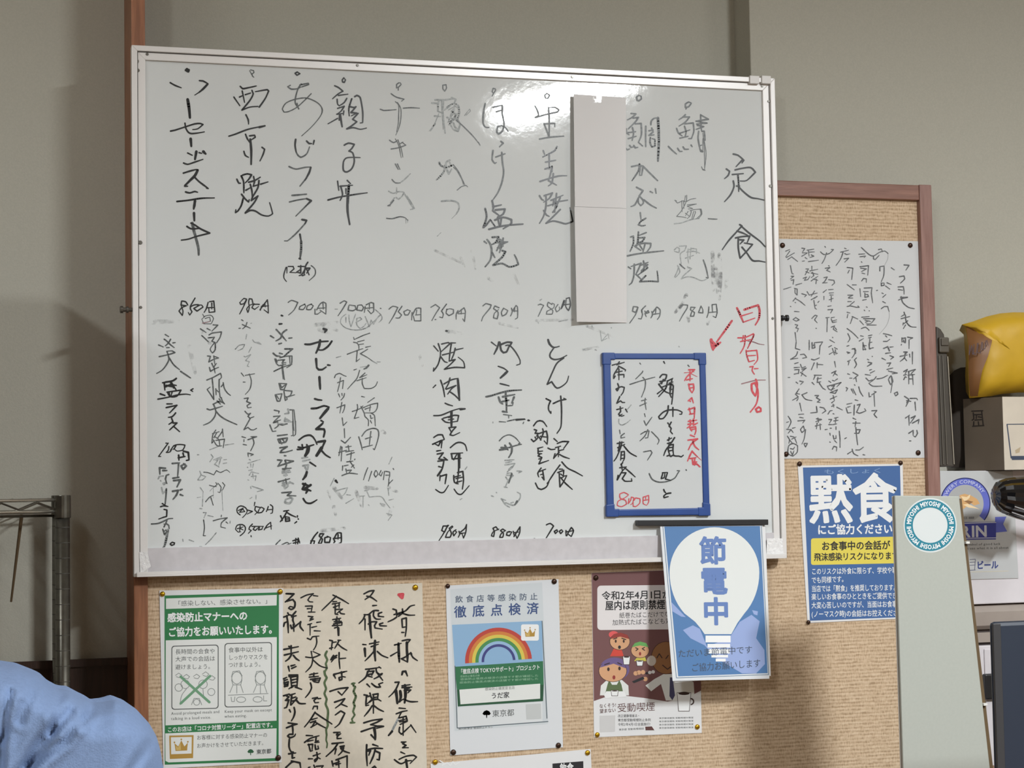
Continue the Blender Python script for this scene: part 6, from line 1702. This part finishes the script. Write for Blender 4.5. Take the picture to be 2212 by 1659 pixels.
E_ = [(0,1),(1,2),(2,3),(3,4),(4,5),(5,6),(3,7),(7,8),(8,9),(9,10),(10,11),(3,12),(12,13),(13,14),(14,15),(15,16),(0,17),(17,18),(18,19),(19,20),(0,21),(21,22),(22,23),(23,24)]
R = [.13, .11, .085, .06, .05, .085, .07, .036, .036, .034, .030, .022, .036, .036, .036, .030, .022, .085, .06, .045, .035, .085, .06, .045, .035]
skin('body', V, E_, R, M_SKIN, PE)
# fingers
for s_, w_ in ((1, V[11]), (-1, V[16])):
    for k, (dx, L) in enumerate(((-.024, .060), (-.008, .070), (.008, .066), (.023, .052))):
        b0 = Vector(w_)+Vector((dx, -.01, 0)); d = Vector((dx*.3, -1, -.12)).normalized()
        skin('finger', [b0, b0+d*L*.5, b0+d*L*.8+Vector((0, 0, -.006)), b0+d*L+Vector((0, 0, -.014))], [(0,1),(1,2),(2,3)], [.009, .0085, .008, .007], M_SKIN, PE, 1)
    b0 = Vector(w_)+Vector((-.022*s_, .015, 0)); d = Vector((-.7*s_, -.7, -.1)).normalized()
    skin('thumb', [b0, b0+d*.03, b0+d*.052], [(0,1),(1,2)], [.011, .010, .008], M_SKIN, PE, 1)
# hair and simple face on the (out of frame) head
hc = Vector((N0.x, -1.425, N0.z+.175))
def ellip(c, rx, ry, rz, n=20, k=12, cut=None):
    v, f = [], []
    for j in range(k+1):
        ph = math.pi*j/k
        for i in range(n):
            th = 2*math.pi*i/n; v.append(c+Vector((rx*math.sin(ph)*math.cos(th), ry*math.sin(ph)*math.sin(th), rz*math.cos(ph))))
    for j in range(k):
        for i in range(n): f.append((j*n+i, (j+1)*n+i, (j+1)*n+(i+1) % n, j*n+(i+1) % n))
    return v, f
v, f = ellip(hc+Vector((0, .012, .018)), .088, .100, .105); link('hair', v, f, mat('dark_hair', (34, 28, 26), .6), PE, smooth=True)
fz = hc.z-.03
v, f = ellip(Vector((N0.x, -1.515, fz-.012)), .011, .016, .020, 10, 8); link('nose', v, f, M_SKIN, PE, smooth=True)
for s_ in (-1, 1):
    v, f = ellip(Vector((N0.x+s_*.032, -1.503, fz+.012)), .012, .008, .007, 10, 8); link('eye', v, f, mat('eye_white', (230, 228, 224), .3), PE, smooth=True)
    v, f = ellip(Vector((N0.x+s_*.086, -1.42, fz-.005)), .010, .018, .030, 10, 8); link('ear', v, f, M_SKIN, PE, smooth=True)
v, f = ellip(Vector((N0.x, -1.507, fz-.055)), .022, .006, .006, 10, 8); link('mouth', v, f, mat('lips', (170, 100, 92), .5), PE, smooth=True)
# ---- shirt: a lofted shoulder and sleeve following the photographed contour, with real folds
cont = [(-430,1440),(-380,1400),(-290,1372),(-200,1384),(-90,1412),(0,1433),(35,1438),(70,1452),(88,1460),(105,1476),(125,1487),(150,1491),(178,1506),(200,1517),(222,1516),(248,1511),(272,1519),(300,1538),(322,1562),(338,1590),(347,1622),(352,1655),(354,1700),(352,1760),(344,1850),(330,1950)]
YS = -1.45
import mathutils
folds = [  # (points in the picture, half width px, depth m): creases
 ([(0,1660),(8,1560),(22,1495)], 7, .006), ([(45,1560),(60,1520),(78,1475)], 7, .0045), ([(110,1580),(122,1530),(134,1500)], 7, .004), ([(236,1517),(195,1530),(168,1560),(140,1600),(100,1630),(60,1659)], 8, .008),
 ([(262,1530),(215,1535),(180,1556)], 6, .004), ([(150,1540),(118,1575),(92,1605),(60,1650),(30,1710)], 13, .012), ([(0,1600),(30,1560),(45,1520)], 8, .004), ([(330,1600),(300,1640),(260,1700)], 9, .004),
 ([(205,1519),(190,1545),(178,1570)], 6, .004)]
def crease(u, v):
    d = 0
    for pts, hw, dp in folds:
        best = 1e9
        for a, b_ in zip(pts, pts[1:]):
            ax, ay = a; bx, by = b_; L2 = (bx-ax)**2+(by-ay)**2
            t = max(0, min(1, ((u-ax)*(bx-ax)+(v-ay)*(by-ay))/L2)); dd = math.hypot(u-ax-t*(bx-ax), v-ay-t*(by-ay)); best = min(best, dd)
        hw_ = hw*1.15; d += dp*1.05*(math.exp(-(best/hw_)**2)-.4*math.exp(-((best-hw_*1.9)/hw_)**2))
    return d
NU, NV = 150, 70
def top_at(u):
    for a, b_ in zip(cont[:21], cont[1:22]):
        if a[0] <= u <= b_[0]: return a[1]+(b_[1]-a[1])*(u-a[0])/(b_[0]-a[0])
    return cont[21][1]
v, f = [], []
u0, u1, vb = -800.0, 353.0, 1960.0
def topc(u):
    if u < -430: return 1440+(-430-u)*.35
    return top_at(u)
for j in range(NV+1):
    t = j/NV
    for i in range(NU+1):
        s_ = i/NU; u = u0+(u1-u0)*(1-(1-s_)**1.5)
        tp = topc(u); vv = tp+(vb-tp)*t**1.25
        # depth: rounded away from both contour edges
        e1 = max(0.0, vv-tp)/90.0; ee = min(1, e1); a1 = math.sqrt(max(0, 1-(1-ee)**2))
        e2 = min(1, (u1+8-u)/120.0); a2 = math.sqrt(max(0, 1-(1-e2)**2))
        dep = .105*min(a1, a2)*(.55+.45*max(a1, a2))
        v.append(at(u, vv, YS-dep+crease(u, vv)*min(1, a1*1.6)*min(1, a2*1.4)))
n1 = NU+1
for j in range(NV):
    for i in range(NU): f.append((j*n1+i, (j+1)*n1+i, (j+1)*n1+i+1, j*n1+i+1))
# rear half closes the garment
off = len(v)
for j in range(NV+1):
    for i in range(NU+1):
        p = Vector(v[j*n1+i]); p = Vector((p.x, YS+(YS-p.y)*.55, p.z)); v.append(p)
for j in range(NV):
    for i in range(NU): f.append((off+j*n1+i, off+j*n1+i+1, off+(j+1)*n1+i+1, off+(j+1)*n1+i))
link('shirt', v, f, M_SHIRT, PE, smooth=True)
ST = thing('stool', 'round dark stool under the seated person in the blue shirt', 'stool', (N0.x, -1.45, 0))
v, f = tube_g((N0.x, -1.45, .36), (N0.x, -1.45, .40), .17, 24); bevel(link('seat', v, f, M_BLACK, ST), .01, 2)
for a_ in (45, 135, 225, 315):
    v, f = tube_g((N0.x+.11*math.cos(R_(a_)), -1.45+.11*math.sin(R_(a_)), .36), (N0.x+.15*math.cos(R_(a_)), -1.45+.15*math.sin(R_(a_)), 0), .012, 8); link('leg', v, f, M_STEEL, ST)

# ================================================================= UNSEEN CABINET ADDED TO SHADE THE LOWER LEFT WALL
CBN = thing('shade_cabinet', 'plain brown wooden cabinet added unseen past the left edge to shade the lower left wall', 'cabinet', (-.62, -.70, 0))
box('carcass', -.90, -.34, -.95, -.45, .02, 1.72, wood('shade_cabinet_wood', (96, 70, 50), (122, 90, 66)), CBN, bv=.003)
for x_a, x_b in ((-.895, -.625), (-.615, -.345)):
    d_ = box('door', x_a, x_b, -.968, -.9505, .06, 1.70, wood('shade_cabinet_wood', (96, 70, 50), (122, 90, 66)), CBN, bv=.002)
    hx = x_b-.03 if x_a < -.7 else x_a+.03
    v, f = tube_g((hx, -.985, .85), (hx, -.985, .97), .005, 8); link('handle', v, f, M_STEEL, d_)
box('plinth', -.88, -.36, -.93, -.47, 0, .02, M_BLACK, CBN)
